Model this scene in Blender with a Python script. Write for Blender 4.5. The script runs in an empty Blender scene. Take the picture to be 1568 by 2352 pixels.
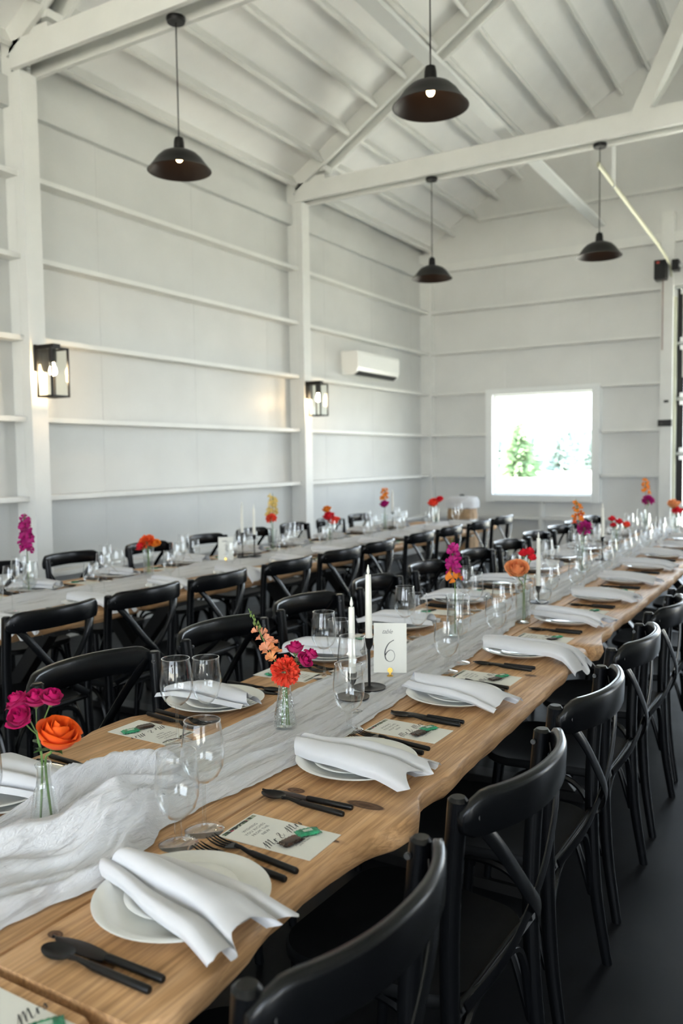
import bpy, bmesh, math, random
from mathutils import Vector, Matrix, noise
S = bpy.context.scene
C = S.collection
PI = math.pi
rnd = random.Random(7)

# ---------------------------------------------------------------- camera
def camera_axes(yaw, pitch, roll):
    w, p, r = map(math.radians, (yaw, pitch, roll))
    F = Vector((math.sin(w)*math.cos(p), math.cos(w)*math.cos(p), -math.sin(p)))
    rt = Vector((math.cos(w), -math.sin(w), 0)); up = rt.cross(F)
    return math.cos(r)*rt + math.sin(r)*up, math.cos(r)*up - math.sin(r)*rt, F
RV, UV, FV = camera_axes(-30.732, 3.669, -.755)
cd = bpy.data.cameras.new('camera'); cam = bpy.data.objects.new('camera', cd); C.objects.link(cam)
cam.matrix_world = Matrix(((RV.x, UV.x, -FV.x, 0), (RV.y, UV.y, -FV.y, 0), (RV.z, UV.z, -FV.z, 1.45), (0, 0, 0, 1)))
cd.sensor_fit = 'VERTICAL'; cd.sensor_height = 36; cd.sensor_width = 24; cd.lens = 1901.06/2352*36
cd.clip_start = .02; cd.clip_end = 900
cd.dof.use_dof = True; cd.dof.focus_distance = 1.95; cd.dof.aperture_fstop = 3.6
S.camera = cam

# ---------------------------------------------------------------- world, sun, exposure
W = bpy.data.worlds.new('sky'); S.world = W; W.use_nodes = True
wn = W.node_tree.nodes; wl = W.node_tree.links; wn.clear()
wo = wn.new('ShaderNodeOutputWorld'); wb = wn.new('ShaderNodeBackground')
wg = wn.new('ShaderNodeNewGeometry'); ws = wn.new('ShaderNodeSeparateXYZ'); wr = wn.new('ShaderNodeValToRGB')
wl.new(wg.outputs['Incoming'], ws.inputs[0])
wm = wn.new('ShaderNodeMath'); wm.operation = 'ABSOLUTE'; wl.new(ws.outputs['Z'], wm.inputs[0]); wl.new(wm.outputs[0], wr.inputs[0])
wr.color_ramp.elements[0].color = (.86, .93, 1, 1); wr.color_ramp.elements[1].color = (.50, .70, 1, 1)
wl.new(wr.outputs[0], wb.inputs['Color']); wb.inputs['Strength'].default_value = 5.6; wl.new(wb.outputs[0], wo.inputs[0])
sd = bpy.data.lights.new('sun', 'SUN'); sun = bpy.data.objects.new('sun', sd); C.objects.link(sun)
sd.energy = 31; sd.angle = .02; sd.color = (1, .96, .90)
sun.rotation_euler = Vector((.62, .30, -1.0)).to_track_quat('-Z', 'Y').to_euler()
def portal(name, loc, size, rot):
    l = bpy.data.lights.new(name, 'AREA'); o = bpy.data.objects.new(name, l); C.objects.link(o)
    l.shape = 'RECTANGLE'; l.size, l.size_y = size; l.cycles.is_portal = True
    o.location = loc; o.rotation_euler = rot
YF_ = -7.0
OPEN_R = [(-6.4, -3.2), (8.5, 10.7)]                                 # two unseen openings added to the side wall to let daylight in
for y0, y1 in OPEN_R:
    portal('side_opening_portal', (5.5, (y0+y1)/2, 1.75), (3.5, y1-y0), (0, PI/2, 0))
portal('back_door_portal', (0, 11.74, 1.8), (3.6, 3.6), (-PI/2, 0, 0))
portal('front_opening_portal', (0, YF_-.05, 2.05), (6.0, 4.1), (PI/2, 0, 0))  # unseen front opening, widened to brighten faces turned towards the camera
portal('window_portal', (-3.575, 11.72, 1.63), (1.42, 1.44), (-PI/2, 0, 0))
VS = S.view_settings
VS.view_transform = 'Standard'; VS.look = 'None'; VS.exposure = .93; VS.gamma = 1; VS.use_curve_mapping = False
cy = S.cycles
cy.max_bounces = 10; cy.diffuse_bounces = 5; cy.glossy_bounces = 3; cy.transmission_bounces = 8; cy.transparent_max_bounces = 28
cy.caustics_reflective = False; cy.caustics_refractive = False; cy.sample_clamp_indirect = 6
cy.use_denoising = True; cy.use_adaptive_sampling = True; cy.adaptive_threshold = .02

# ---------------------------------------------------------------- materials
M = {}
def nodes_of(name):
    m = bpy.data.materials.new(name); m.use_nodes = True
    nt = m.node_tree; b = nt.nodes['Principled BSDF']; M[name] = m
    return m, nt, b
def setp(b, col=None, rough=.5, metal=0, spec=.5, **k):
    if col: b.inputs['Base Color'].default_value = (*col, 1)
    b.inputs['Roughness'].default_value = rough; b.inputs['Metallic'].default_value = metal
    b.inputs['Specular IOR Level'].default_value = spec
    for a, v in k.items(): b.inputs[a.replace('_', ' ')].default_value = v
def N(nt, t, **k):
    n = nt.nodes.new('ShaderNode'+t)
    for a, v in k.items():
        if a.startswith('i_'): n.inputs[a[2:]].default_value = v
        else: setattr(n, a, v)
    return n
def ramp(nt, stops):
    r = N(nt, 'ValToRGB'); e = r.color_ramp.elements
    e[0].position, e[0].color = stops[0][0], (*stops[0][1], 1)
    e[1].position, e[1].color = stops[-1][0], (*stops[-1][1], 1)
    for p, c in stops[1:-1]:
        x = e.new(p); x.color = (*c, 1)
    return r
def plain(name, col, rough=.5, metal=0, spec=.5, var=0, scale=8, bump=0, bscale=60, **k):
    m, nt, b = nodes_of(name); setp(b, col, rough, metal, spec, **k); L = nt.links
    tc = N(nt, 'TexCoord')
    if var:
        n = N(nt, 'TexNoise', i_Scale=scale, i_Detail=4); L.new(tc.outputs['Object'], n.inputs['Vector'])
        r = ramp(nt, [(.3, tuple(c*(1-var) for c in col)), (.7, tuple(min(1, c*(1+var)) for c in col))])
        L.new(n.outputs['Fac'], r.inputs[0]); L.new(r.outputs[0], b.inputs['Base Color'])
    if bump:
        n = N(nt, 'TexNoise', i_Scale=bscale, i_Detail=3); L.new(tc.outputs['Object'], n.inputs['Vector'])
        bp = N(nt, 'Bump', i_Strength=bump, i_Distance=.01); L.new(n.outputs['Fac'], bp.inputs['Height']); L.new(bp.outputs[0], b.inputs['Normal'])
    return m
WHITE = (.765, .78, .735)
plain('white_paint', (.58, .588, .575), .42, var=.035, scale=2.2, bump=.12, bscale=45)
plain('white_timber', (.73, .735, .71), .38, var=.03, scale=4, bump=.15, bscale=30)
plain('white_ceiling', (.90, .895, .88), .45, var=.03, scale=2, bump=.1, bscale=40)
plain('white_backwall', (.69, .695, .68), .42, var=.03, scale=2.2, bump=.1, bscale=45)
plain('white_bright', (.82, .84, .83), .3)
plain('black_paint', (.003, .0034, .004), .27, spec=.30)
plain('black_seat', (.003, .0033, .0035), .5, spec=.12)
plain('black_metal', (.007, .0065, .006), .4, spec=.3)
plain('black_cutlery', (.006, .006, .006), .36, spec=.28)
plain('shade_inner', (.016, .011, .009), .5, spec=.3)
plain('steel', (.62, .64, .62), .35, metal=.9)
plain('galvanised', (.50, .50, .38), .55, metal=.25)
plain('bolt_steel', (.10, .10, .10), .4, metal=.6)
plain('ceramic', (.80, .81, .78), .12, spec=.5)
plain('linen', (.63, .635, .65), .85, spec=.15, bump=.10, bscale=700)
plain('card', (.80, .80, .74), .8, spec=.2, bump=.06, bscale=300)
plain('ink', (.03, .032, .034), .6)
plain('ink_grey', (.20, .20, .19), .6)
plain('wax', (.80, .79, .72), .5, spec=.3)
plain('gold', (.72, .45, .10), .3, metal=.85)
plain('plastic_white', (.84, .85, .82), .3)
plain('grille_dark', (.03, .03, .03), .5)
plain('mint_green', (.02, .25, .12), .22, spec=.6, var=.5, scale=90)
plain('mint_brown', (.035, .018, .012), .22, spec=.6, var=.5, scale=120)
plain('mint_print', (.45, .62, .50), .4)
plain('leaf_green', (.055, .13, .030), .5, var=.3, scale=60)
plain('stem_green', (.10, .19, .045), .5, var=.25, scale=60)
plain('sepal', (.12, .20, .06), .5)
plain('oak_barrel', (.36, .23, .12), .6, var=.25, scale=14)
plain('hoop_steel', (.30, .31, .32), .4, metal=.7)
plain('conduit', (.20, .13, .11), .5)
plain('led_red', (.6, .06, .04), .4)
plain('rubber', (.03, .03, .03), .7)
plain('bark', (.16, .11, .08), .9)
plain('fir_foliage', (.14, .22, .10), .9, var=.4, scale=1.5)
plain('hazy_foliage', (.24, .30, .26), .9, var=.3, scale=1)  # distance haze put into a paler leaf colour
plain('dry_field', (.54, .50, .40), .95, var=.2, scale=.3)
def petal(name, c_in, c_out, rough=.55):
    m, nt, b = nodes_of(name); setp(b, c_out, rough, spec=.2); L = nt.links
    a = N(nt, 'Attribute', attribute_name='tint'); r = ramp(nt, [(0, c_in), (.55, tuple((x+y)/2 for x, y in zip(c_in, c_out))), (1, c_out)])
    L.new(a.outputs['Fac'], r.inputs[0]); L.new(r.outputs[0], b.inputs['Base Color'])
    b.inputs['Subsurface Weight'].default_value = 0
    tl = N(nt, 'BsdfTranslucent'); L.new(r.outputs[0], tl.inputs['Color'])
    mx = N(nt, 'MixShader'); mx.inputs[0].default_value = .25
    out = nt.nodes['Material Output']; L.new(b.outputs[0], mx.inputs[1]); L.new(tl.outputs[0], mx.inputs[2]); L.new(mx.outputs[0], out.inputs[0])
petal('petal_orange', (.84, .10, .055), (.86, .135, .016))
petal('petal_coral', (.85, .20, .10), (.88, .05, .03))
petal('petal_magenta', (.58, .10, .26), (.46, .003, .105))
petal('petal_purple', (.45, .05, .22), (.42, .008, .17))
petal('petal_peach', (.80, .50, .22), (.82, .30, .12))
petal('petal_red', (.6, .03, .04), (.72, .015, .03))
petal('petal_yellow', (.75, .62, .25), (.78, .58, .18))
petal('petal_blush', (.75, .45, .30), (.78, .30, .16))
petal('petal_amber', (.85, .30, .04), (.80, .24, .03))
petal('petal_green', (.20, .28, .08), (.30, .36, .14))
def glass(name, tint, boost=1.25, bump=0):
    m = bpy.data.materials.new(name); m.use_nodes = True; M[name] = m
    nt = m.node_tree; nt.nodes.clear(); L = nt.links
    out = N(nt, 'OutputMaterial'); t = N(nt, 'BsdfTransparent', i_Color=(*tint, 1)); g = N(nt, 'BsdfGlossy', i_Roughness=.015, i_Color=(1, 1, 1, 1))
    f = N(nt, 'LayerWeight', i_Blend=.5); pw = N(nt, 'Math', operation='POWER'); pw.inputs[1].default_value = 5; L.new(f.outputs['Facing'], pw.inputs[0])
    sc = N(nt, 'Math', operation='MULTIPLY_ADD'); sc.inputs[1].default_value = .975; sc.inputs[2].default_value = .022; L.new(pw.outputs[0], sc.inputs[0])
    mm = N(nt, 'Math', operation='MULTIPLY', use_clamp=True); mm.inputs[1].default_value = boost
    mx = N(nt, 'MixShader'); L.new(sc.outputs[0], mm.inputs[0]); L.new(mm.outputs[0], mx.inputs[0])
    L.new(t.outputs[0], mx.inputs[1]); L.new(g.outputs[0], mx.inputs[2]); L.new(mx.outputs[0], out.inputs[0])
    if bump:
        v = N(nt, 'TexVoronoi', i_Scale=bump, feature='DISTANCE_TO_EDGE'); tc = N(nt, 'TexCoord'); L.new(tc.outputs['Object'], v.inputs['Vector'])
        bp = N(nt, 'Bump', i_Strength=.5, i_Distance=.004); L.new(v.outputs[0], bp.inputs['Height'])
        L.new(bp.outputs[0], g.inputs['Normal']); L.new(bp.outputs[0], f.inputs['Normal'])
glass('drink_glass', (.988, .992, .992), 1.7)
glass('stem_glass', (.97, .98, .98), 2.8)
glass('vase_glass', (.955, .97, .965), 3.6)
glass('crackle_glass', (.93, .95, .945), 3.6, 140)
glass('pane_glass', (.97, .985, .98), .6)
m_, nt_, b_ = nodes_of('solid_glass'); setp(b_, (.97, .985, .975), .0, spec=.5); b_.inputs['Transmission Weight'].default_value = 1; b_.inputs['IOR'].default_value = 1.45
def glow(name, col, s):
    m, nt, b = nodes_of(name); setp(b, (.9, .8, .6), .3); b.inputs['Emission Color'].default_value = (*col, 1); b.inputs['Emission Strength'].default_value = s
glow('bulb_glow', (1, .62, .28), 14)
glow('filament_glow', (1, .72, .42), 75)
def wood(name, knots):
    m, nt, b = nodes_of(name); setp(b, None, .5, spec=.3); L = nt.links
    tc = N(nt, 'NewGeometry'); src = tc.outputs['Position']
    mp = N(nt, 'Mapping'); mp.inputs['Scale'].default_value = (7, .8, 7); L.new(src, mp.inputs[0])
    n1 = N(nt, 'TexNoise', i_Scale=3, i_Detail=6, i_Distortion=1.2); L.new(mp.outputs[0], n1.inputs['Vector'])
    mp2 = N(nt, 'Mapping'); mp2.inputs['Scale'].default_value = (60, 2.2, 60); L.new(src, mp2.inputs[0])
    n2 = N(nt, 'TexNoise', i_Scale=2.5, i_Detail=4, i_Distortion=.6); L.new(mp2.outputs[0], n2.inputs['Vector'])
    r1 = ramp(nt, [(.28, (.42, .235, .105)), (.5, (.58, .352, .178)), (.72, (.66, .43, .25))]); L.new(n1.outputs['Fac'], r1.inputs[0])
    r2 = ramp(nt, [(.35, (.70, .66, .60)), (.6, (1.06, 1.04, 1.0))]); L.new(n2.outputs['Fac'], r2.inputs[0])
    mul = N(nt, 'Mix', data_type='RGBA', blend_type='MULTIPLY'); mul.inputs[0].default_value = 1
    L.new(r1.outputs[0], mul.inputs[6]); L.new(r2.outputs[0], mul.inputs[7]); col = mul.outputs[2]
    for kx, ky, rx, ry in knots:
        a = N(nt, 'VectorMath', operation='SUBTRACT'); a.inputs[1].default_value = (kx, ky, .75); L.new(src, a.inputs[0])
        s = N(nt, 'VectorMath', operation='MULTIPLY'); s.inputs[1].default_value = (1/rx, 1/ry, 0); L.new(a.outputs[0], s.inputs[0])
        ln = N(nt, 'VectorMath', operation='LENGTH'); L.new(s.outputs[0], ln.inputs[0])
        sn = N(nt, 'Math', operation='SINE'); ml = N(nt, 'Math', operation='MULTIPLY'); ml.inputs[1].default_value = 9; L.new(ln.outputs['Value'], ml.inputs[0]); L.new(ml.outputs[0], sn.inputs[0])
        rr = ramp(nt, [(0, (1, 1, 1)), (.29, (.95, .95, .95)), (.335, (.30, .30, .30)), (.75, (0, 0, 0))])
        dv = N(nt, 'Math', operation='MULTIPLY'); dv.inputs[1].default_value = 1/3.; L.new(ln.outputs['Value'], dv.inputs[0]); L.new(dv.outputs[0], rr.inputs[0])
        ad = N(nt, 'Math', operation='MULTIPLY_ADD'); ad.inputs[1].default_value = .07; ad.inputs[2].default_value = .92; L.new(sn.outputs[0], ad.inputs[0])
        f = N(nt, 'Math', operation='MULTIPLY'); L.new(rr.outputs[0], f.inputs[0]); L.new(ad.outputs[0], f.inputs[1])
        mx = N(nt, 'Mix', data_type='RGBA'); L.new(f.outputs[0], mx.inputs[0]); L.new(col, mx.inputs[6]); mx.inputs[7].default_value = (.060, .024, .011, 1); col = mx.outputs[2]
    L.new(col, b.inputs['Base Color'])
    bp = N(nt, 'Bump', i_Strength=.25, i_Distance=.003); L.new(n2.outputs['Fac'], bp.inputs['Height']); L.new(bp.outputs[0], b.inputs['Normal'])
wood('table_wood', [(-.865, .760+.02, .025, .017), (-.80, 1.425, .045, .016), (-.965, 1.42, .022, .013), (-.98, .80, .014, .010), (-.78, 1.26, .018, .005), (-1.55, 1.62, .02, .012), (-.82, 2.55, .02, .012)])
wood('far_wood', [])
def gauze():
    m, nt, b = nodes_of('gauze'); setp(b, (.83, .84, .86), .9, spec=.1); L = nt.links
    tc = N(nt, 'TexCoord'); mp = N(nt, 'Mapping'); mp.inputs['Scale'].default_value = (380, 34, 120); L.new(tc.outputs['Object'], mp.inputs[0])
    n = N(nt, 'TexNoise', i_Scale=1, i_Detail=3, i_Distortion=1.5); L.new(mp.outputs[0], n.inputs['Vector'])
    bp = N(nt, 'Bump', i_Strength=.9, i_Distance=.004); L.new(n.outputs['Fac'], bp.inputs['Height']); L.new(bp.outputs[0], b.inputs['Normal'])
    tl = N(nt, 'BsdfTranslucent', i_Color=(.86, .87, .88, 1)); tr = N(nt, 'BsdfTransparent')
    m1 = N(nt, 'MixShader'); m1.inputs[0].default_value = .08; m2 = N(nt, 'MixShader')
    r = ramp(nt, [(.33, (.34, .34, .34)), (.46, (.05, .05, .05)), (.6, (.02, .02, .02))]); mp2 = N(nt, 'Mapping'); mp2.inputs['Scale'].default_value = (75, 3.2, 30); L.new(tc.outputs['Object'], mp2.inputs[0])
    n2 = N(nt, 'TexNoise', i_Scale=1, i_Detail=4, i_Roughness=.6, i_Distortion=.8); L.new(mp2.outputs[0], n2.inputs['Vector'])
    L.new(n2.outputs['Fac'], r.inputs[0]); L.new(r.outputs[0], m2.inputs[0])
    L.new(b.outputs[0], m1.inputs[1]); L.new(tl.outputs[0], m1.inputs[2]); L.new(m1.outputs[0], m2.inputs[1]); L.new(tr.outputs[0], m2.inputs[2])
    L.new(m2.outputs[0], nt.nodes['Material Output'].inputs[0])
gauze()
def concrete():
    m, nt, b = nodes_of('dark_concrete'); setp(b, None, .4, spec=.14); L = nt.links
    tc = N(nt, 'TexCoord'); n = N(nt, 'TexNoise', i_Scale=1.6, i_Detail=7, i_Roughness=.65); L.new(tc.outputs['Object'], n.inputs['Vector'])
    r = ramp(nt, [(.3, (.005, .0054, .006)), (.55, (.011, .0115, .0125)), (.75, (.024, .024, .0245))]); L.new(n.outputs['Fac'], r.inputs[0]); L.new(r.outputs[0], b.inputs['Base Color'])
    r2 = ramp(nt, [(.3, (.34, .34, .34)), (.7, (.52, .52, .52))]); L.new(n.outputs['Fac'], r2.inputs[0]); L.new(r2.outputs[0], b.inputs['Roughness'])
concrete()
def strip():
    m, nt, b = nodes_of('floral_print'); setp(b, None, .6); L = nt.links
    tc = N(nt, 'TexCoord'); v = N(nt, 'TexVoronoi', i_Scale=160); L.new(tc.outputs['Object'], v.inputs['Vector'])
    r = ramp(nt, [(0, (.03, .04, .03)), (.45, (.12, .20, .10)), (.7, (.40, .42, .32)), (.9, (.55, .05, .12))]); r.color_ramp.interpolation = 'CONSTANT'
    sp = N(nt, 'SeparateColor'); L.new(v.outputs['Color'], sp.inputs[0]); L.new(sp.outputs[0], r.inputs[0]); L.new(r.outputs[0], b.inputs['Base Color'])
strip()

# ---------------------------------------------------------------- mesh helpers
class MB:
    def __init__(s): s.v = []; s.f = []; s.t = None
    def add(s, v, f, tint=None):
        o = len(s.v); s.v += [tuple(p) for p in v]; s.f += [tuple(i+o for i in q) for q in f]
        if tint is not None or s.t is not None:
            if s.t is None: s.t = [0.0]*o
            s.t += tint if tint is not None else [0.0]*len(v)
        return s
    def box(s, x0, x1, y0, y1, z0, z1):
        v = [(x, y, z) for x in (x0, x1) for y in (y0, y1) for z in (z0, z1)]
        return s.add(v, [(0, 1, 3, 2), (4, 6, 7, 5), (0, 4, 5, 1), (2, 3, 7, 6), (0, 2, 6, 4), (1, 5, 7, 3)])
    def obox(s, c, ax, ay, az, hx, hy, hz):
        c = Vector(c); v = [c + ax*(i*hx) + ay*(j*hy) + az*(k*hz) for i in (-1, 1) for j in (-1, 1) for k in (-1, 1)]
        return s.add(v, [(0, 1, 3, 2), (4, 6, 7, 5), (0, 4, 5, 1), (2, 3, 7, 6), (0, 2, 6, 4), (1, 5, 7, 3)])
    def beam(s, a, b, w, d, up=(0, 0, 1)):
        a, b = Vector(a), Vector(b); ax = (b-a).normalized(); ay = Vector(up).cross(ax).normalized(); az = ax.cross(ay)
        return s.obox((a+b)/2, ax, ay, az, (b-a).length/2, w/2, d/2)
    def tube(s, pts, rad, n=8, cap=True, flat=1.0, up=None):
        pts = [Vector(p) for p in pts]; m = len(pts)
        if not hasattr(rad, '__len__'): rad = [rad]*m
        t0 = (pts[1]-pts[0]).normalized(); u = Vector(up) if up else (Vector((0, 0, 1)) if abs(t0.z) < .9 else Vector((1, 0, 0)))
        v = []; f = []
        for i, p in enumerate(pts):
            t = (pts[min(i+1, m-1)] - pts[max(i-1, 0)]).normalized()
            a = (u - t*u.dot(t)).normalized(); b = t.cross(a); u = a if up is None else u
            for k in range(n):
                q = 2*PI*k/n; v.append(p + a*(math.cos(q)*rad[i]) + b*(math.sin(q)*rad[i]*flat))
        for i in range(m-1):
            for k in range(n):
                f.append((i*n+k, i*n+(k+1) % n, (i+1)*n+(k+1) % n, (i+1)*n+k))
        if cap: f += [tuple(reversed(range(n))), tuple(range((m-1)*n, m*n))]
        return s.add(v, f)
    def lathe(s, prof, n=32, c=(0, 0, 0), close=False):
        v = []; f = []; m = len(prof)
        for r, z in prof:
            for k in range(n):
                q = 2*PI*k/n; v.append((c[0]+r*math.cos(q), c[1]+r*math.sin(q), c[2]+z))
        for i in range(m - (0 if close else 1)):
            j = (i+1) % m
            for k in range(n): f.append((i*n+k, i*n+(k+1) % n, j*n+(k+1) % n, j*n+k))
        return s.add(v, f)
    def grid(s, fn, nu, nv, tint=None):
        v = []; f = []; tt = [] if tint else None
        for i in range(nu+1):
            for j in range(nv+1):
                v.append(fn(i/nu, j/nv)); 
                if tint: tt.append(tint(i/nu, j/nv))
        for i in range(nu):
            for j in range(nv):
                a = i*(nv+1)+j; f.append((a, a+nv+1, a+nv+2, a+1))
        return s.add(v, f, tt)
    def prism(s, poly, z0, z1):
        n = len(poly); v = [(x, y, z0) for x, y in poly] + [(x, y, z1) for x, y in poly]
        f = [tuple(reversed(range(n))), tuple(range(n, 2*n))] + [(i, (i+1) % n, n+(i+1) % n, n+i) for i in range(n)]
        return s.add(v, f)
    def xform(s, m):
        s.v = [tuple(m @ Vector(p)) for p in s.v]; return s
    def mesh(s, name, mat, smooth=40):
        me = bpy.data.meshes.new(name); me.from_pydata(s.v, [], s.f)
        bm = bmesh.new(); bm.from_mesh(me); bmesh.ops.recalc_face_normals(bm, faces=bm.faces); bm.to_mesh(me); bm.free()
        if s.t is not None:
            at = me.attributes.new('tint', 'FLOAT', 'POINT'); at.data.foreach_set('value', s.t)
        if smooth:
            me.shade_smooth()
            if smooth < 180: me.set_sharp_from_angle(angle=math.radians(smooth))
        if mat: me.materials.append(M[mat])
        return me
    def build(s, name, mat, parent=None, smooth=40, loc=None, rotz=0):
        return link(name, s.mesh(name, mat, smooth), parent, loc, rotz)
def link(name, me, parent=None, loc=None, rotz=0):
    o = bpy.data.objects.new(name, me); C.objects.link(o)
    if parent: o.parent = parent
    if loc: o.location = loc
    o.rotation_euler = (0, 0, rotz)
    return o
def tag(o, label, cat, group=None):
    o['label'] = label; o['category'] = cat
    if group: o['group'] = group
    return o
def thing(name, label, cat, loc=(0, 0, 0), rotz=0, group=None):
    o = bpy.data.objects.new(name, None); C.objects.link(o); o.location = loc; o.rotation_euler = (0, 0, rotz); o.empty_display_size = .05
    return tag(o, label, cat, group)
def struct(o): o['kind'] = 'structure'; return o
def dup(src, loc, rotz, label, group=None):
    def cp(o, par):
        c = o.copy(); C.objects.link(c)
        if par: c.parent = par
        for ch in kids.get(o, ()): cp(ch, c)
        return c
    kids = {}
    def walk(o):
        kids[o] = list(o.children)
        for ch in kids[o]: walk(ch)
    walk(src)
    r = cp(src, None); r.location = loc; r.rotation_euler = (0, 0, rotz); r['label'] = label
    if group: r['group'] = group
    return r
ORD = 'first second third fourth fifth sixth seventh eighth ninth tenth eleventh twelfth thirteenth fourteenth'.split()
def nz(x, y, z=0.): return noise.noise(Vector((x, y, z)))
def bez(p, n=12):                                                    # catmull-rom through points
    P = [Vector(a) for a in p]; P = [2*P[0]-P[1]] + P + [2*P[-1]-P[-2]]; out = []
    for i in range(1, len(P)-2):
        for k in range(n):
            t = k/n; a, b, c, d = P[i-1:i+3]
            out.append(.5*((2*b)+(c-a)*t+(2*a-5*b+4*c-d)*t*t+(3*b-a-3*c+d)*t**3))
    return out + [P[-2]]

# ================================================================ ROOM
XW, YB, YF, XR = -5.44, 11.69, -7.0, 5.44
PY = [-3.465, .315+.22, 4.315, 8.095]                                   # post / truss lines
GZ = [.565, 1.175, 1.785, 2.40, 3.01, 3.62]
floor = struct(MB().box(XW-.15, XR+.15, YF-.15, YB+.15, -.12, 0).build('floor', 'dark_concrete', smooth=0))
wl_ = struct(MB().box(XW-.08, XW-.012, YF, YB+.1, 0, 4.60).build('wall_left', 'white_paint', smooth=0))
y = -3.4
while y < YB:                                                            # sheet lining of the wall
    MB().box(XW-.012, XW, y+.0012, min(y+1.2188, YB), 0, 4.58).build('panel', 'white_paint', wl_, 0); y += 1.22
edges = PY + [YB-.02]
for i in range(1, len(edges)):
    a, b = edges[i-1]+.075, edges[i]-.075 if i < len(edges)-1 else YB-.14
    for z in GZ:
        MB().box(XW, -5.30, a, b, z-.019, z+.019).build('girt', 'white_timber', wl_, 0)
    MB().box(XW, -5.37, a, b, 4.12, 4.34).build('header_board', 'white_paint', wl_, 0)
for yy in PY:
    MB().box(XW, -5.335, yy-.075, yy+.075, 0, 4.58).build('post', 'white_timber', wl_, 0)
    MB().box(-5.333, -5.24, yy-.075, yy+.075, 0, 4.36).build('post', 'white_timber', wl_, 0)
MB().box(XW, -5.26, YB-.135, YB, 0, 4.5).build('post', 'white_timber', wl_, 0)
# back wall with window and overhead door opening
WX0, WX1, WZ0, WZ1 = -4.292, -2.858, .90, 2.35
DX0, DX1, DZ = -1.80, 1.80, 3.64
def roof_z(x): return 4.52 + .62*(5.27-abs(x))
RT = .165
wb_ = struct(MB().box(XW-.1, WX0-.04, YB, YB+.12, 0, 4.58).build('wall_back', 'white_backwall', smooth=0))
for b in ((WX1+.04, DX0, 0, 4.58), (DX1, XR+.1, 0, 4.58), (WX0-.04, WX1+.04, 0, WZ0-.04), (WX0-.04, WX1+.04, WZ1+.04, 4.58), (DX0, DX1, DZ, 4.58)):
    MB().box(b[0], b[1], YB, YB+.12, b[2], b[3]).build('panel', 'white_backwall', wb_, 0)
m = MB(); v = [(XW-.1, 4.58), (XR+.1, 4.58), (0, roof_z(0)+.3)]
m.add([(x, YB, z) for x, z in v]+[(x, YB+.12, z) for x, z in v], [(0, 2, 1), (3, 4, 5), (0, 1, 4, 3), (1, 2, 5, 4), (2, 0, 3, 5)]); m.build('gable_panel', 'white_backwall', wb_, 0)
for x in (-4.16, -2.94, -1.72):
    MB().box(x-.012, x+.012, YB-.006, YB+.01, 2.46, roof_z(x)).build('batten', 'white_backwall', wb_, 0)
for z in GZ + [4.27, 4.90]:
    xs = [(-5.26, -1.98)]
    if WZ0 < z < WZ1: xs = [(-5.26, WX0-.11), (WX1+.11, -1.98)]
    if z > 3.7: xs = [(-5.26 + max(0, (z-4.45)/.62), 5.2 - max(0, (z-4.45)/.62))]
    for x0, x1 in xs:
        h = .019 if z != 4.27 else .06
        MB().box(x0, x1, 11.55 if z < 3.7 else 11.60, YB, z-h, z+h).build('girt', 'white_timber', wb_, 0)
MB().box(-1.98, -1.83, 11.53, YB, 0, 4.58).build('post', 'white_timber', wb_, 0)
MB().box(1.83, 1.98, 11.53, YB, 0, 4.58).build('post', 'white_timber', wb_, 0)
MB().box(-1.83, 1.83, 11.56, YB, DZ, DZ+.25).build('door_header', 'white_timber', wb_, 0)
MB().box(-3.60, -3.555, 11.56, YB, 0, WZ0-.06).build('stud', 'white_timber', wb_, 0)
MB().box(-1.60, -1.46, 11.60, YB, DZ+.25, 6.6).build('stud', 'white_timber', wb_, 0)
# window
win = struct(MB().box(WX0-.10, WX0, 11.54, YB+.02, WZ0-.10, WZ1+.08).build('window_1', 'white_bright', smooth=0))
MB().box(WX1, WX1+.10, 11.54, YB+.02, WZ0-.10, WZ1+.08).build('jamb', 'white_bright', win, 0)
MB().box(WX0, WX1, 11.54, YB+.02, WZ1, WZ1+.08).build('head', 'white_bright', win, 0)
MB().box(WX0-.0, WX1, 11.52, YB+.02, WZ0-.09, WZ0).build('sill', 'white_bright', win, 0)
sash = MB()
for b in ((WX0, WX0+.03, WZ0, WZ1), (WX1-.03, WX1, WZ0, WZ1), (WX0+.03, WX1-.03, WZ0, WZ0+.03), (WX0+.03, WX1-.03, WZ1-.03, WZ1)): sash.box(b[0], b[1], 11.63, 11.68, b[2], b[3])
sash.build('sash', 'plastic_white', win, 0)
MB().box(WX0+.03, WX1-.03, 11.652, 11.658, WZ0+.03, WZ1-.03).build('pane', 'pane_glass', win, 0)
# overhead glazed door
dr = struct(MB().box(DX0-.01, DX0+.085, 11.71, 11.76, .02, DZ-.02).build('door_1', 'black_metal', smooth=0))
for k in range(1, 5):
    x = DX0+.03 + k*.885; MB().box(x-.03, x+.03, 11.71, 11.76, .02, DZ-.02).build('stile', 'black_metal', dr, 0)
SZ = [.02 + k*(DZ-.04)/5 for k in range(6)]
for k in range(6):
    MB().box(DX0+.03, DX1-.03, 11.708, 11.758, SZ[k]-.03 if k else SZ[k], SZ[k]+.03).build('rail', 'black_metal', dr, 0)
for k in range(5):
    for j in range(4):
        x = DX0+.03 + j*.885
        MB().box(x+.04, x+.845, 11.732, 11.738, SZ[k]+.03, SZ[k+1]-.03).build('pane', 'pane_glass', dr, 0)
for k in range(1, 6):
    MB().box(DX0+.04, DX0+.10, 11.685, 11.71, SZ[k]-.08, SZ[k]+.08).tube([(DX0-.02, 11.69, SZ[k]), (DX0+.10, 11.69, SZ[k])], .022, 10).build('hinge', 'steel', dr)
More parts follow.
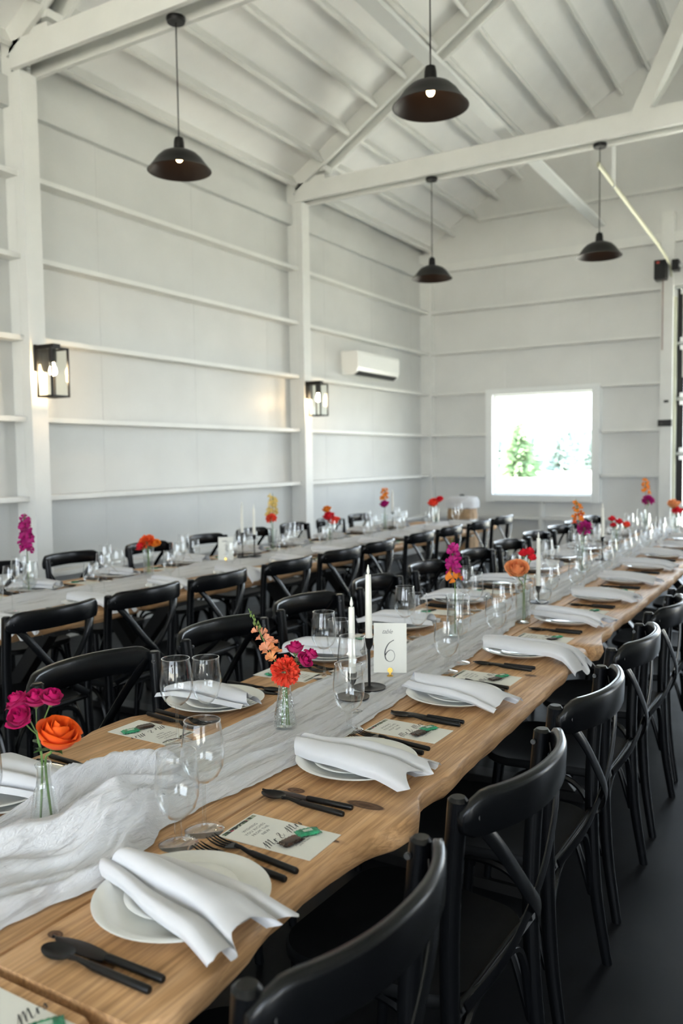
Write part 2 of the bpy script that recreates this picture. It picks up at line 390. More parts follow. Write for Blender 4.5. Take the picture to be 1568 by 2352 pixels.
# side and front walls (out of the picture)
wr_ = struct(MB().box(XR, XR+.12, YF, OPEN_R[0][0], 0, 4.6).build('wall_right', 'white_paint', smooth=0))
for i, (y0, y1) in enumerate(OPEN_R):
    MB().box(XR, XR+.12, y0, y1, 3.5, 4.6).build('panel', 'white_paint', wr_, 0)
    MB().box(XR, XR+.12, y1, OPEN_R[i+1][0] if i+1 < len(OPEN_R) else YB+.1, 0, 4.6).build('panel', 'white_paint', wr_, 0)
wf_ = struct(MB().box(XW-.1, -3, YF-.12, YF, 0, 4.6).build('wall_front', 'white_paint', smooth=0))
MB().box(3, XR+.1, YF-.12, YF, 0, 4.6).build('panel', 'white_paint', wf_, 0); MB().box(-3, 3, YF-.12, YF, 4.1, 4.6).build('panel', 'white_paint', wf_, 0)
m = MB(); m.add([(x, YF-.12, z) for x, z in v]+[(x, YF, z) for x, z in v], [(0, 2, 1), (3, 4, 5), (0, 1, 4, 3), (1, 2, 5, 4), (2, 0, 3, 5)]); m.build('gable_panel', 'white_paint', wf_, 0)
# roof
ceil = None
for s in (-1, 1):
    m = MB(); p = [(s*5.62, roof_z(5.62)+RT), (0, roof_z(0)+RT), (0, roof_z(0)+RT+.08), (s*5.62, roof_z(5.62)+RT+.08)]
    m.add([(x, YF-.3, z) for x, z in p]+[(x, YB+.3, z) for x, z in p], [(0, 1, 2, 3), (7, 6, 5, 4), (0, 4, 5, 1), (1, 5, 6, 2), (2, 6, 7, 3), (3, 7, 4, 0)])
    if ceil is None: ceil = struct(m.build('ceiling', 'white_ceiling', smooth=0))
    else: m.build('roof_panel', 'white_ceiling', ceil, 0)
    sl = Vector((-s, 0, .62)).normalized(); nn = Vector((s*.62, 0, 1)).normalized()
    mesh_p = {}
    for y0, y1 in ((-3.35, .42), (.65, 4.20), (4.43, 7.98), (8.21, YB)):
        for k in range(16):
            x = 5.27-.345*k; L_ = y1-y0
            if L_ not in mesh_p:
                mesh_p[L_] = MB().obox(Vector((0, 0, 0))+nn*.07, sl, Vector((0, 1, 0)), nn, .019, L_/2, .07).mesh('purlin', 'white_timber', 0)
            link('purlin', mesh_p[L_], ceil, (s*x, (y0+y1)/2, roof_z(x)))
MB().box(-.03, .03, -3.3, YB, roof_z(0)-.05, roof_z(0)+.2).build('ridge_board', 'white_timber', ceil, 0)
# trusses
for i, yy in enumerate(PY):
    tr = bpy.data.objects.new('truss', None); C.objects.link(tr); struct(tr); tr.location = (0, yy, 0)
    for d in (-.095, .095):
        MB().box(-5.30, 5.30, d-.02, d+.02, 4.36, 4.55).build('bottom_chord', 'white_timber', tr, 0)
        for s in (-1, 1):
            a = Vector((s*5.38, d, roof_z(5.38)+.08)); b = Vector((0, d, roof_z(0)+.08))
            MB().beam(a, b, .04, .19, (0, 0, 1)).build('top_chord', 'white_timber', tr, 0)
    for s in (-1, 1):
        MB().beam((s*1.62, 0, 4.45), (s*.10, 0, roof_z(0)-.05), .15, .14).build('web', 'white_timber', tr, 0)
        MB().beam((s*1.45, -.125, 4.55), (s*.55, -.125, 5.9), .012, .03).build('web_strap', 'steel', tr, 0)
        MB().beam((s*3.3, 0, roof_z(3.3)+.05), (s*1.75, 0, 4.5), .13, .09).build('web', 'white_timber', tr, 0) if False else None
        for q in (.2, .52):
            MB().box(s*5.05-.12, s*5.05+.12, -.075, .075, 4.50+q*.3, 4.56+q*.3).build('heel_block', 'white_timber', tr, 0)
for y0, y1 in ((-3.4, .53), (.53, 4.31), (4.32, 8.09), (8.10, YB)):
    MB().box(-2.86, -2.73, y0+.005, y1-.005, 4.552, 4.59).build('lateral_brace', 'white_bright', ceil, 0)  # lit look put into a brighter white than the other timber

# ---------------------------------------------------------------- overhead door gear
for s in (-1, 1):
    if s > 0: continue
    tk = thing('door_track', 'galvanised steel track running from the overhead door along the ceiling', 'track')
    p = [(-1.855, 7.66, 4.03), (-1.855, 10.6, 3.95), (-1.855, 11.25, 3.90)] + [(-1.855, 11.25+.38*math.sin(q), 3.52+.38*math.cos(q)) for q in (.3, .6, .9, 1.2, 1.5)] + [(-1.855, 11.64, 3.0), (-1.855, 11.65, .05)]
    MB().tube(p[:-2], .028, 8, flat=.5).build('curved_rail', 'galvanised', tk)
    MB().box(-1.83, -1.80, 11.60, 11.69, .0, 3.5).build('vertical_rail', 'galvanised', tk, 0)
    MB().box(-1.865, -1.835, 8.222, 8.236, 3.98, 4.37).build('hanger_strap', 'white_bright', tk, 0)
op = thing('door_opener', 'black door opener motor box mounted above the overhead door corner', 'motor', (-1.96, 11.46, 3.70))
MB().box(-.075, .065, -.12, .06, 0, .235).build('housing', 'black_metal', op, 0)
MB().box(-.045, -.01, -.13, -.12, .19, .215).build('indicator', 'led_red', op, 0)
MB().tube([(.02, -.03, 0), (.02, -.03, -.9)], .008, 6).build('cord', 'conduit', op)
sh = thing('torsion_shaft', 'dark torsion shaft with end bracket above the overhead door', 'shaft', (-1.78, 11.46, 3.86))
MB().tube([(0, 0, 0), (3.4, 0, 0)], .022, 10).build('rod', 'steel', sh)
MB().box(-.05, .03, -.07, .09, -.06, .07).build('bracket', 'black_metal', sh, 0)
bx = thing('wall_control', 'black control box on white post beside the overhead door', 'control', (-1.905, 11.53, 1.82))
MB().box(-.09, .08, -.05, 0, 0, .085).build('housing', 'black_metal', bx, 0); MB().box(-.06, -.03, -.056, -.05, .03, .05).build('button', 'rubber', bx, 0)
bx = thing('push_button', 'small black push button on white post above the control box', 'button', (-1.90, 11.53, 2.13))
MB().box(-.025, .03, -.02, 0, 0, .03).build('plate', 'black_metal', bx, 0); MB().tube([(0, -.02, .015), (0, -.027, .015)], .009, 8).build('knob', 'rubber', bx)

# ---------------------------------------------------------------- air conditioner
ac = thing('air_conditioner', 'white wall-mounted air conditioner above the far lantern', 'air conditioner', (XW, 9.78, 2.52))
prof = [(0, 0), (.16, 0), (.215, .035), (.24, .09), (.24, .27), (.225, .30), (0, .30)]
m = MB(); n = len(prof)
m.add([(x, -.58, z) for x, z in prof]+[(x, .58, z) for x, z in prof], [tuple(range(n)), tuple(reversed(range(n, 2*n)))]+[(i, n+i, n+(i+1) % n, (i+1) % n) for i in range(n)])
m.build('casing', 'plastic_white', ac, 30)
MB().obox((.198, 0, .021), Vector((.84, 0, .54)), Vector((0, 1, 0)), Vector((-.54, 0, .84)), .036, .53, .006).build('louvre', 'grille_dark', ac, 0)
MB().box(.238, .243, -.50, .56, .10, .262).build('front_panel', 'plastic_white', ac, 0)

# ---------------------------------------------------------------- pendants
def pendant(label, x, y, drop_top, z_rim=3.375):
    t = thing('pendant_lamp', label, 'lamp', (x, y, z_rim), 0, 'black barn shade pendants')
    out = [(.030, .135), (.075, .128), (.118, .108), (.150, .078), (.172, .048), (.205, .006), (.212, 0)]
    inn = [(.208, 0), (.200, .006), (.168, .045), (.146, .073), (.114, .102), (.075, .121), (.030, .128)]
    MB().lathe(out+inn[:1], 40).build('shade', 'black_metal', t)
    MB().lathe(inn+[(.001, .128)], 40).build('shade_lining', 'shade_inner', t)
    MB().lathe([(.001, .128), (.036, .128), (.036, .15), (.034, .19), (.028, .215), (.012, .222), (.001, .235)], 20).build('socket_cap', 'black_metal', t)
    top = drop_top - z_rim
    MB().tube([(0, 0, .23), (0, 0, top-.03)], .0045, 6).build('cord', 'black_metal', t)
    MB().lathe([(.001, top), (.062, top), (.064, top-.012), (.058, top-.034), (.001, top-.036)], 24).build('ceiling_plate', 'black_metal', t)
    MB().lathe([(.001, .058), (.014, .061), (.022, .073), (.023, .084), (.018, .10), (.013, .114), (.012, .128), (.001, .13)], 16).build('bulb', 'bulb_glow', t)
    l = bpy.data.lights.new('pendant_light', 'POINT'); l.energy = .22; l.color = (1, .75, .5); l.shadow_soft_size = .03
    o = bpy.data.objects.new('pendant_light', l); C.objects.link(o); o.parent = t; o.location = (0, 0, .045)
pendant('black barn shade pendant over the lantern-wall table, hung from the nearer truss', -3.783, 4.315, 4.362)
pendant('largest black barn shade pendant with lit bulb, hanging high over the centre table', -1.958, 4.315, 4.362, 3.385)
pendant('small black barn shade pendant hanging in front of the room corner', -3.668, 8.095, 4.362, 3.325)
pendant('small black barn shade pendant hanging beside the steel door track', -1.946, 8.095, 4.362, 3.325)

# ---------------------------------------------------------------- lantern sconces
def sconce(label, y):
    t = thing('wall_lantern', label, 'lantern', (-5.24, y, 1.945), 0, 'black box lanterns on the wall posts')
    MB().box(0, .022, -.062, .062, .20, .40).build('back_plate', 'black_metal', t, 0)
    MB().box(.02, .185, -.035, .035, .372, .40).build('bracket_arm', 'black_metal', t, 0)
    c = .135; h = .078; fr = MB(); e = .0065
    for sx in (-1, 1):
        for sy in (-1, 1): fr.box(c+sx*h-e, c+sx*h+e, sy*h-e, sy*h+e, 0, .372)
        for z in (e, .365):
            fr.box(c+sx*h-e, c+sx*h+e, -h, h, z-e, z+e); fr.box(c-h, c+h, sx*h-e, sx*h+e, z-e, z+e)
    fr.build('frame', 'black_metal', t, 0)
    MB().box(c-.012, c+.012, -h, h, .002, .010).build('floor_bar', 'black_metal', t, 0)
    for sx in (-1, 1):
        MB().box(c+sx*(h)-.001, c+sx*h+.001, -h+e, h-e, .014, .358).build('pane', 'pane_glass', t, 0)
        MB().box(c-h+e, c+h-e, sx*h-.001, sx*h+.001, .014, .358).build('pane', 'pane_glass', t, 0)
    MB().lathe([(.001, .372), (.030, .372), (.030, .27), (.022, .262), (.001, .262)], 20, (c, 0, 0)).build('lamp_holder', 'black_metal', t)
    MB().lathe([(.001, .262), (.013, .26), (.014, .245), (.024, .222), (.030, .20), (.028, .182), (.016, .168), (.001, .165)], 20, (c, 0, 0)).build('bulb', 'filament_glow', t)
    l = bpy.data.lights.new('lantern_light', 'POINT'); l.energy = 2.5; l.color = (1, .66, .36); l.shadow_soft_size = .03
    o = bpy.data.objects.new('lantern_light', l); C.objects.link(o); o.parent = t; o.location = (c, 0, .145)
sconce('lit black box lantern on the wall post closer to the camera', 4.335)
sconce('lit black box lantern on the wall post next to the air conditioner', 8.10)

# ================================================================ FURNITURE
def drift(y): return -.015*max(0, y-1.5)
def drift2(y): return -.012*max(0, y-2.5)
# ---- chair prototype, facing +Y (towards its table), origin on the floor between the rear legs
def make_chair():
    t = thing('cross_back_chair', 'x', 'chair', (0, 0, 0), 0, 'black cross-back chairs')
    prof = []
    def outline(hw_f, hw_r, y0, y1, n=7, r=.09):
        pts = []
        for cx, cyy, a0, hw in ((1, y1, 0, hw_f), (-1, y1, 90, hw_f), (-1, y0, 180, hw_r), (1, y0, 270, hw_r)):
            for k in range(n):
                a = math.radians(a0 + 90*k/(n-1)); sy = -1 if cyy == y1 else 1
                pts.append((cx*(hw-r) + r*math.cos(a), cyy + sy*r + r*math.sin(a)))
        return pts
    o = outline(.215, .19, -.015, .405); m = MB(); n = len(o)
    def ring(s, z): return [(x*s, .195+(y-.195)*s, z) for x, y in o]
    m.add(ring(.97, .432)+ring(1, .438)+ring(1, .452)+ring(.975, .460)+ring(.90, .458)+ring(.7, .452), [tuple(reversed(range(n)))]+[(r*n+i, r*n+(i+1) % n, (r+1)*n+(i+1) % n, (r+1)*n+i) for r in range(5) for i in range(n)]+[tuple(range(5*n, 6*n))])
    m.build('seat', 'black_seat', t)
    for s in (-1, 1):
        p = bez([(s*.213, -.045, 0), (s*.205, -.012, .22), (s*.203, 0, .45), (s*.208, -.004, .65), (s*.213, -.022, .862)], 5)
        r = [.0145 + .004*min(1, i/6) for i in range(len(p))]
        r[-1] = .013; p.insert(len(p)-1, p[-1]*1.0 - Vector((0, 0, .006))); r.insert(len(r)-1, .0185)
        MB().tube(p, r, 10).build('rear_leg', 'black_paint', t)
        p = bez([(s*.20, .385, 0), (s*.195, .365, .25), (s*.185, .345, .435)], 4)
        MB().tube(p, [.0135+.005*i/(len(p)-1) for i in range(len(p))], 10).build('front_leg', 'black_paint', t)
        # side arch under the seat
        p = bez([(s*.203, .0, .20), (s*.198, .05, .36), (s*.19, .12, .42), (s*.19, .24, .42), (s*.19, .31, .36), (s*.195, .358, .20)], 4)
        MB().tube(p, .0095, 6).build('side_arch', 'black_paint', t)
    for yy, w in ((.0, .203), (.36, .193)):
        p = bez([(w, yy, .20), (w*.80, yy, .35), (w*.45, yy, .42), (-w*.45, yy, .42), (-w*.80, yy, .35), (-w, yy, .20)], 4)
        MB().tube(p, .0095, 6).build('end_arch', 'black_paint', t)
    MB().tube([(.2, -.004, .448), (-.2, -.004, .448)], .013, 8).build('seat_rail', 'black_paint', t)
    # top rail: bent strip behind the posts
    def bow(u): return -.036 - .075*(1-abs(u)**2.3)
    m = MB(); nu = 28; sec = 10; vv = []
    for i in range(nu+1):
        u = -1 + 2*i/nu; x = u*.232; yb = bow(u); e = max(0, (abs(u)-.82)/.18); hh = .041*(1-.55*e**2.2); th = .0105*(1-.25*e)
        ty = Vector((1, (bow(min(1, u+.03))-bow(max(-1, u-.03)))/.06/.232, 0)).normalized(); nrm = Vector((-ty.y, ty.x, 0))
        zc = .836 - .012*e + .004*(1-u*u)
        for k in range(sec):
            a = 2*PI*k/sec; ca, sa = math.cos(a), math.sin(a)
            px = th*math.copysign(abs(ca)**.6, ca)*(1+.35*max(0, sa)); pz = hh*math.copysign(abs(sa)**.7, sa)
            vv.append(Vector((x, yb, zc)) + nrm*px + Vector((0, 0, pz)))
    ff = [(i*sec+k, i*sec+(k+1) % sec, (i+1)*sec+(k+1) % sec, (i+1)*sec+k) for i in range(nu) for k in range(sec)]
    ff += [tuple(reversed(range(sec))), tuple(range(nu*sec, (nu+1)*sec))]
    m.add(vv, ff); m.build('top_rail', 'black_paint', t, 70)
    for s in (-1, 1):
        p = bez([(s*.205, -.045, .832), (s*.15, -.075, .755), (s*.075, -.088+s*.006, .655), (0, -.083+s*.006, .585), (-s*.09, -.058, .515), (-s*.185, -.022, .462)], 5)
        MB().tube(p, [.0045]*len(p), 10, flat=3.6, up=(0, 1, 0)).build('cross_slat', 'black_paint', t)
        MB().tube([(s*.207, -.050, .832), (s*.207, -.062, .832)], .006, 8).build('bolt', 'bolt_steel', t)
        MB().tube([(s*.197, -.008, .835), (s*.1915, -.008, .835)], .0055, 8).build('bolt', 'bolt_steel', t)
    return t
chair0 = make_chair(); chair_used = [False]
def chair(x, y, rotz, label):
    if not chair_used[0]:
        chair_used[0] = True; chair0.location = (x, y, 0); chair0.rotation_euler = (0, 0, rotz); chair0['label'] = label; return chair0
    return dup(chair0, (x, y, 0), rotz, label)
def chairs(xs, rot, ys, dr_, side, first=0):
    for i, y in enumerate(ys):
        chair(xs + dr_(y) + rnd.uniform(-.012, .012), y, rot + rnd.uniform(-.05, .05),
              f'black cross-back chair, {ORD[i+first]} from camera, {side} row')
chairs(-.565, PI/2, [.925, 1.52, 2.125, 2.78, 3.44, 4.06, 4.70, 5.32, 5.95], drift, 'floor side of centre table')
chairs(-1.80, -PI/2, [1.07, 1.67, 2.27, 2.86, 3.48, 4.10, 4.80, 5.42, 6.10, 6.70, 7.25, 7.92], drift, 'aisle side of centre table')
chairs(-2.755, PI/2, [2.26, 2.80, 3.34, 3.98, 4.58, 5.13, 5.85, 6.45, 7.10, 7.73], drift2, 'aisle side of lantern-wall table')
chairs(-4.09, -PI/2, [3.02, 3.62, 4.30, 4.95, 5.57, 6.18, 6.80, 7.42], drift2, 'wall side of lantern-wall table')

# ---- tables
TZ = .75; TH = .055
EDGE1 = [(.70, -.700), (.823, -.713), (.921, -.722), (1.034, -.739), (1.117, -.744), (1.196, -.741), (1.287, -.731), (1.341, -.715), (1.391, -.694), (1.44, -.690), (1.49, -.708), (1.532, -.731), (1.606, -.727), (1.67, -.715), (1.80, -.727), (2.06, -.731), (2.34, -.736), (2.63, -.742), (2.80, -.757), (2.93, -.750), (3.04, -.755)]
EDGE1L = [(.70, -1.62), (1.2, -1.625), (1.416, -1.63), (1.50, -1.652), (1.60, -1.655), (1.70, -1.612), (1.975, -1.60), (2.4, -1.625), (3.04, -1.61)]
def interp(tab, y):
    if y <= tab[0][0]: return tab[0][1]
    for (a, p), (b, q) in zip(tab, tab[1:]):
        if y <= b: t = (y-a)/(b-a); t = t*t*(3-2*t); return p + (q-p)*t
    return tab[-1][1]
def table(label, y0, y1, xl, xr, seams, wmat, left_fn=None, right_fn=None, off=0., rot=0.):
    """xl/xr: nominal edges; the outer planks carry a live edge."""
    t = thing('farm_table', label, 'table', ((xl+xr)/2 + off, (y0+y1)/2, 0), rot, 'long wooden farm tables')
    ox, oy = (xl+xr)/2, (y0+y1)/2
    xs = [None] + seams + [None]
    sd_ = y0*3.1+xl
    def rf(y): return right_fn(y) if right_fn else xr + .018*nz(y*2.3, sd_, 1) + .012*nz(y*7, sd_, 2)
    def lf(y): return left_fn(y) if left_fn else xl + .018*nz(y*2.3, sd_, 5) + .012*nz(y*7, sd_, 6)
    ny = int((y1-y0)/.035)
    for i in range(len(xs)-1):
        m = MB(); V = []; lev = [(0, .004), (-.004, 0), (-.02, -.004), (-.042, .004), (-TH, .016)]   # z, inset
        for j in range(ny+1):
            y = y0 + (y1-y0)*j/ny
            ye = y
            corner = .03*max(0, 1-min(y-y0, y1-y)/.05)**2
            A = (xs[i]+.0025) if xs[i] is not None else None; B = (xs[i+1]-.0025) if xs[i+1] is not None else None
            ringp = []
            for k, (dz, ins) in enumerate(lev):
                if A is None: a = lf(y) + corner + ins + (.008*nz(y*9, k*1.7, sd_) if k > 1 else 0)
                else: a = A + (.0015 if k == 0 else 0)
                ringp.append((a - ox, ye-oy, TZ+dz))
            for k, (dz, ins) in reversed(list(enumerate(lev))):
                if B is None: a = rf(y) - corner - ins - (.008*nz(y*9, k*1.7, sd_+9) if k > 1 else 0)
                else: a = B - (.0015 if k == 0 else 0)
                ringp.append((a - ox, ye-oy, TZ+dz))
            V += ringp
        q = 2*len(lev)
        Fc = [(j*q+k, j*q+(k+1) % q, (j+1)*q+(k+1) % q, (j+1)*q+k) for j in range(ny) for k in range(q)]
        Fc += [tuple(range(q)), tuple(reversed(range(ny*q, (ny+1)*q)))]
        m.add(V, Fc)
        o = m.build('plank', None, t, 50); o.data.materials.append(M[wmat])
        # keep the grain continuous in world units
    for yy in (y0+.42, y1-.42):
        for s in (-1, 1):
            MB().beam((-s*.30, yy-oy, .0), (s*.30, yy-oy, .69), .07, .06, (0, 1, 0)).build('leg', 'black_metal', t, 0)
        MB().box(-.36, .36, yy-oy-.04, yy-oy+.04, TZ-TH-.045, TZ-TH).build('cross_bar', 'black_metal', t, 0)
        MB().box(-.36, .36, yy-oy-.05, yy-oy+.05, 0, .035).build('foot_bar', 'black_metal', t, 0)
    MB().box(-.03, .03, y0+.42-oy, y1-.42-oy, .33, .38).build('stretcher', 'black_metal', t, 0)
    return t
table('long wooden farm table, closest to camera, whose end plank shows at the picture corner', -1.7, .693, -1.63, -.735, [-1.33, -1.02], 'far_wood', right_fn=lambda y: -.715-.05*max(0, 1-(.693-y)/.03) if y > .66 else -.715)
table('long live-edge wooden farm table carrying the table number 6 card', .71, 3.025, -1.63, -.735, [-1.335, -1.008], 'table_wood', lambda y: interp(EDGE1L, y), lambda y: interp(EDGE1, y))
table('long wooden farm table in the centre row, directly behind the number 6 table', 3.04, 5.43, -1.64, -.735, [-1.35, -1.03], 'far_wood', off=drift(4.2), right_fn=lambda y: -.735+.065*max(0, 1-(y-3.04)/.35)**1.5+.012*nz(y*6, 3, 1))
table('long wooden farm table at the garage door end of the centre row', 5.445, 8.45, -1.64, -.735, [-1.35, -1.03], 'far_wood', off=drift(7))
table('long wooden farm table at the camera end of the lantern-wall row', .62, 3.02, -3.90, -2.95, [-3.58, -3.26], 'far_wood')
table('long wooden farm table carrying the table number 3 card', 3.035, 5.42, -3.90, -2.95, [-3.58, -3.26], 'far_wood', off=drift2(4.2))
table('long wooden farm table at the barrel end of the lantern-wall row', 5.435, 8.25, -3.90, -2.95, [-3.58, -3.26], 'far_wood', off=drift2(7))

# ---- gauze runners
RR = [(.2, -.98), (.6, -1.06), (.759, -1.052), (.833, -1.046), (.895, -1.027), (.949, -1.015), (1.0, -1.02), (1.053, -1.047), (1.15, -1.075), (1.27, -1.078), (1.414, -1.051), (1.567, -1.039), (1.848, -1.046), (2.203, -1.066), (2.587, -1.071), (2.985, -1.10), (3.453, -1.13), (9, -1.19)]
RL = [(.2, -1.5), (.7, -1.42), (1.0, -1.385), (1.07, -1.373), (1.243, -1.40), (1.434, -1.395), (1.572, -1.35), (1.729, -1.345), (2.11, -1.385), (2.357, -1.382), (2.814, -1.365), (3.245, -1.355), (3.715, -1.36), (9, -1.46)]
def g2(x, y, cx, cyy, sx, sy, rot=0.):
    dx, dy = x-cx, y-cyy; c, s = math.cos(rot), math.sin(rot); a, b = (c*dx+s*dy)/sx, (-s*dx+c*dy)/sy
    return math.exp(-(a*a+b*b))
def crease(t): return (1-abs(math.sin(t)))**1.6
FLAT = [(-1.251, 1.008), (-1.183, 2.14), (-1.178, 2.03), (-1.202, 1.724), (-1.193, 2.295), (-1.236, 2.92), (-1.111, 3.353), (-1.185, 3.80), (-1.262, 4.895), (-1.30, 5.55)]
def runner_z(x, y, u):
    """folds follow the cloth: u runs across it from edge to edge."""
    w = 1-abs(2*u-1); edge = min(1, w*7)
    near = 1/(1+math.exp((y-1.40)*13))
    uu = u + .06*nz(x*2.5, y*1.6, 3.3) + .025*nz(x*8, y*4, 7)
    z = .005 + edge*(.020*crease(uu*17)*(.25+1.1*abs(nz(u*4, y*1.1, 8))) + .0055*crease(uu*47+y*1.5)*(.3+1.4*abs(nz(u*6, y*2, 4))) + .012*max(0, nz(x*5, y*3.0, 21)))
    if near > .01:
        sw = uu + .16*math.sin((y-.55)*5.2)                        # the cloth sweeps sideways as it is pushed up
        c1 = math.exp(-((y-1.225-.22*(u-.5)+.05*math.sin(u*9))/.050)**2)*math.exp(-((u-.42)/.34)**2)
        c2 = math.exp(-((x+1.135+.30*(y-1.10)**2*4)/.045)**2)*math.exp(-((y-1.08)/.16)**2)
        c3 = math.exp(-((y-.86+.35*(u-.6))/.075)**2)*math.exp(-((u-.62)/.3)**2)
        hump = .078*c1 + .060*c2 + .040*c3 + .030*math.exp(-((y-1.07)/.2)**2)*w
        z += near*edge*(hump + (.016*crease(sw*11+1) + .012*crease(sw*25) + .0055*crease(sw*59+y*4))*(.6+6*min(.09, hump)))
    for fx, fy in FLAT:
        if abs(y-fy) < .11:
            k = min(1, 1.6*g2(x, y, fx, fy, .045, .045)); z = z*(1-k)+.012*k
    return z
def runner(label, y0, y1, lfn, rfn, nx, step, zf, sag):
    t = MB(); ny = int((y1-y0)/step)
    def fn(a, b):
        y = y0+(y1-y0)*a; L_, R_ = lfn(y), rfn(y); jag = .006*nz(y*40, 1, 2)+.012*nz(y*9, 4, 4)
        x = L_+jag + (R_-L_-jag+.012*nz(y*11, 9, 9)+.005*nz(y*43, 2, 2))*b
        return (x, y, TZ+zf(x, y, b))
    t.grid(fn, ny, nx)
    return tag(t.build('table_runner', 'gauze', smooth=180), label, 'table runner')
runner('crinkled white gauze runner bunched up along the centre table row', .25, 8.3, lambda y: interp(RL, y), lambda y: interp(RR, y), 110, .0075, runner_z, 0)
def runner_z2(x, y, u):
    w = min(1, (1-abs(2*u-1))*6); wp = .05*nz(x*3, y*2, 3)
    return .005 + w*(.014*(1-abs(math.sin((x+wp)*42)))**1.4*(.5+abs(nz(x*4, y*1.5, 2))) + .02*max(0, nz(x*4, y*3, 12)))
runner('crinkled white gauze runner along the lantern-wall table row', 1.6, 8.24, lambda y: -3.64+drift2(y)+.05*nz(y*1.3, 2, 2), lambda y: -3.24+drift2(y)+.06*nz(y*1.2, 7, 7), 30, .03, runner_z2, 0)

# ================================================================ TABLEWARE PROTOTYPES (shared meshes)
P = {}
P['plate'] = MB().lathe([(.001, .006), (.07, .006), (.098, .009), (.118, .018), (.137, .0235), (.1395, .0225), (.137, .0205), (.118, .0145), (.098, .005), (.07, .001), (.001, .001)], 64).mesh('plate', 'ceramic', 60)
P['small_plate'] = MB().lathe([(.001, .004), (.055, .004), (.072, .009), (.089, .013), (.0905, .012), (.089, .0105), (.072, .006), (.055, .0005), (.001, .0005)], 48).mesh('small_plate', 'ceramic', 60)
def bar(m, x0, x1, r, n=10): return m.tube([(x0, 0, r+.0005), (x0+.004, 0, r+.0005), (x1-.003, 0, r+.0005), (x1, 0, r+.0005)], [r*.85, r, r, r*.8], n)
P['handle'] = bar(MB(), 0, .105, .0058).mesh('handle', 'black_cutlery')
def blade():
    m = MB()
    def fn(a, b):
        x = -.112*a; w = .010+.006*math.sin(PI*min(1, a*1.15))**.8; top = .0085 + .0*a
        yc = .003*math.sin(a*3); e = 1 if a < .72 else max(0, 1-((a-.72)/.28)**2)
        lo, hi = -w*e*.9+(.0065 if a > .72 else 0)*(1-e), w*.75*(1 if a < .9 else max(.1, 1-(a-.9)*9))
        return (x, yc+lo+(hi-lo)*b, .0055-.002*a+.0015*math.sin(PI*b))
    m.grid(fn, 14, 4); q = len(m.v); m.grid(lambda a, b: (fn(a, b)[0], fn(a, b)[1], fn(a, b)[2]-.0018), 14, 4)
    return m
P['blade'] = blade().mesh('blade', 'black_cutlery', 60)
def bowl():
    m = MB(); m.tube([(0, 0, .0065), (-.012, 0, .0072), (-.03, 0, .0085), (-.046, 0, .0065)], [.0055, .0042, .0034, .004], 8)
    for dz in (0, -.0014):
        def fn(a, b, dz=dz):
            q = b*2*PI; rx, ry = .029*a, .0185*a
            return (-.070-rx*math.cos(q)*(1.0), ry*math.sin(q)*(1-.12*math.cos(q)), .0030+.0065*a*a+dz)
        m.grid(fn, 5, 20)
    return m
P['bowl'] = bowl().mesh('bowl', 'black_cutlery', 60)
def fork_head():
    m = MB(); m.tube([(0, 0, .0065), (-.012, 0, .0068), (-.028, 0, .0095), (-.042, 0, .0085)], [.0055, .0042, .0036, .0045], 8)
    for dz in (0, -.0016):
        m.grid(lambda a, b, dz=dz: (-.036-.026*a, (b-.5)*(.012+.014*math.sin(a*PI/2)), .0088-.0035*a+dz), 4, 4)
    for k in range(4):
        yy = -.0108+.0072*k
        m.tube([(-.060, yy, .0048), (-.078, yy, .0035), (-.096, yy*.98, .0055), (-.109, yy*.95, .0088)], [.0019, .0018, .0015, .0006], 6)
    return m
P['fork_head'] = fork_head().mesh('fork_head', 'black_cutlery', 60)
def joined(name, ms, mat):
    m = MB()
    for q in ms:
        vs = [v.co[:] for v in q.vertices]; m.add(vs, [tuple(p.vertices) for p in q.polygons])
    return m.mesh(name, mat, 60)
P['knife_one'] = joined('table_knife', [P['handle'], P['blade']], 'black_cutlery')
P['spoon_one'] = joined('table_spoon', [P['handle'], P['bowl']], 'black_cutlery')
P['fork_one'] = joined('dinner_fork', [P['handle'], P['fork_head']], 'black_cutlery')
CUT = {'table_knife': ('blade', 'knife_one', 'knife'), 'table_spoon': ('bowl', 'spoon_one', 'spoon'), 'dinner_fork': ('fork_head', 'fork_one', 'fork')}
def cutlery(name, label, x, y, ang, group, parts):
    head, one, cat = CUT[name]
    if parts:
        t = thing(name, label, cat, (x, y, TZ), ang, group); link('handle', P['handle'], t); link(head, P[head], t)
    else:
        t = tag(link(name, P[one], None, (x, y, TZ), ang), label, cat, group)
    return t
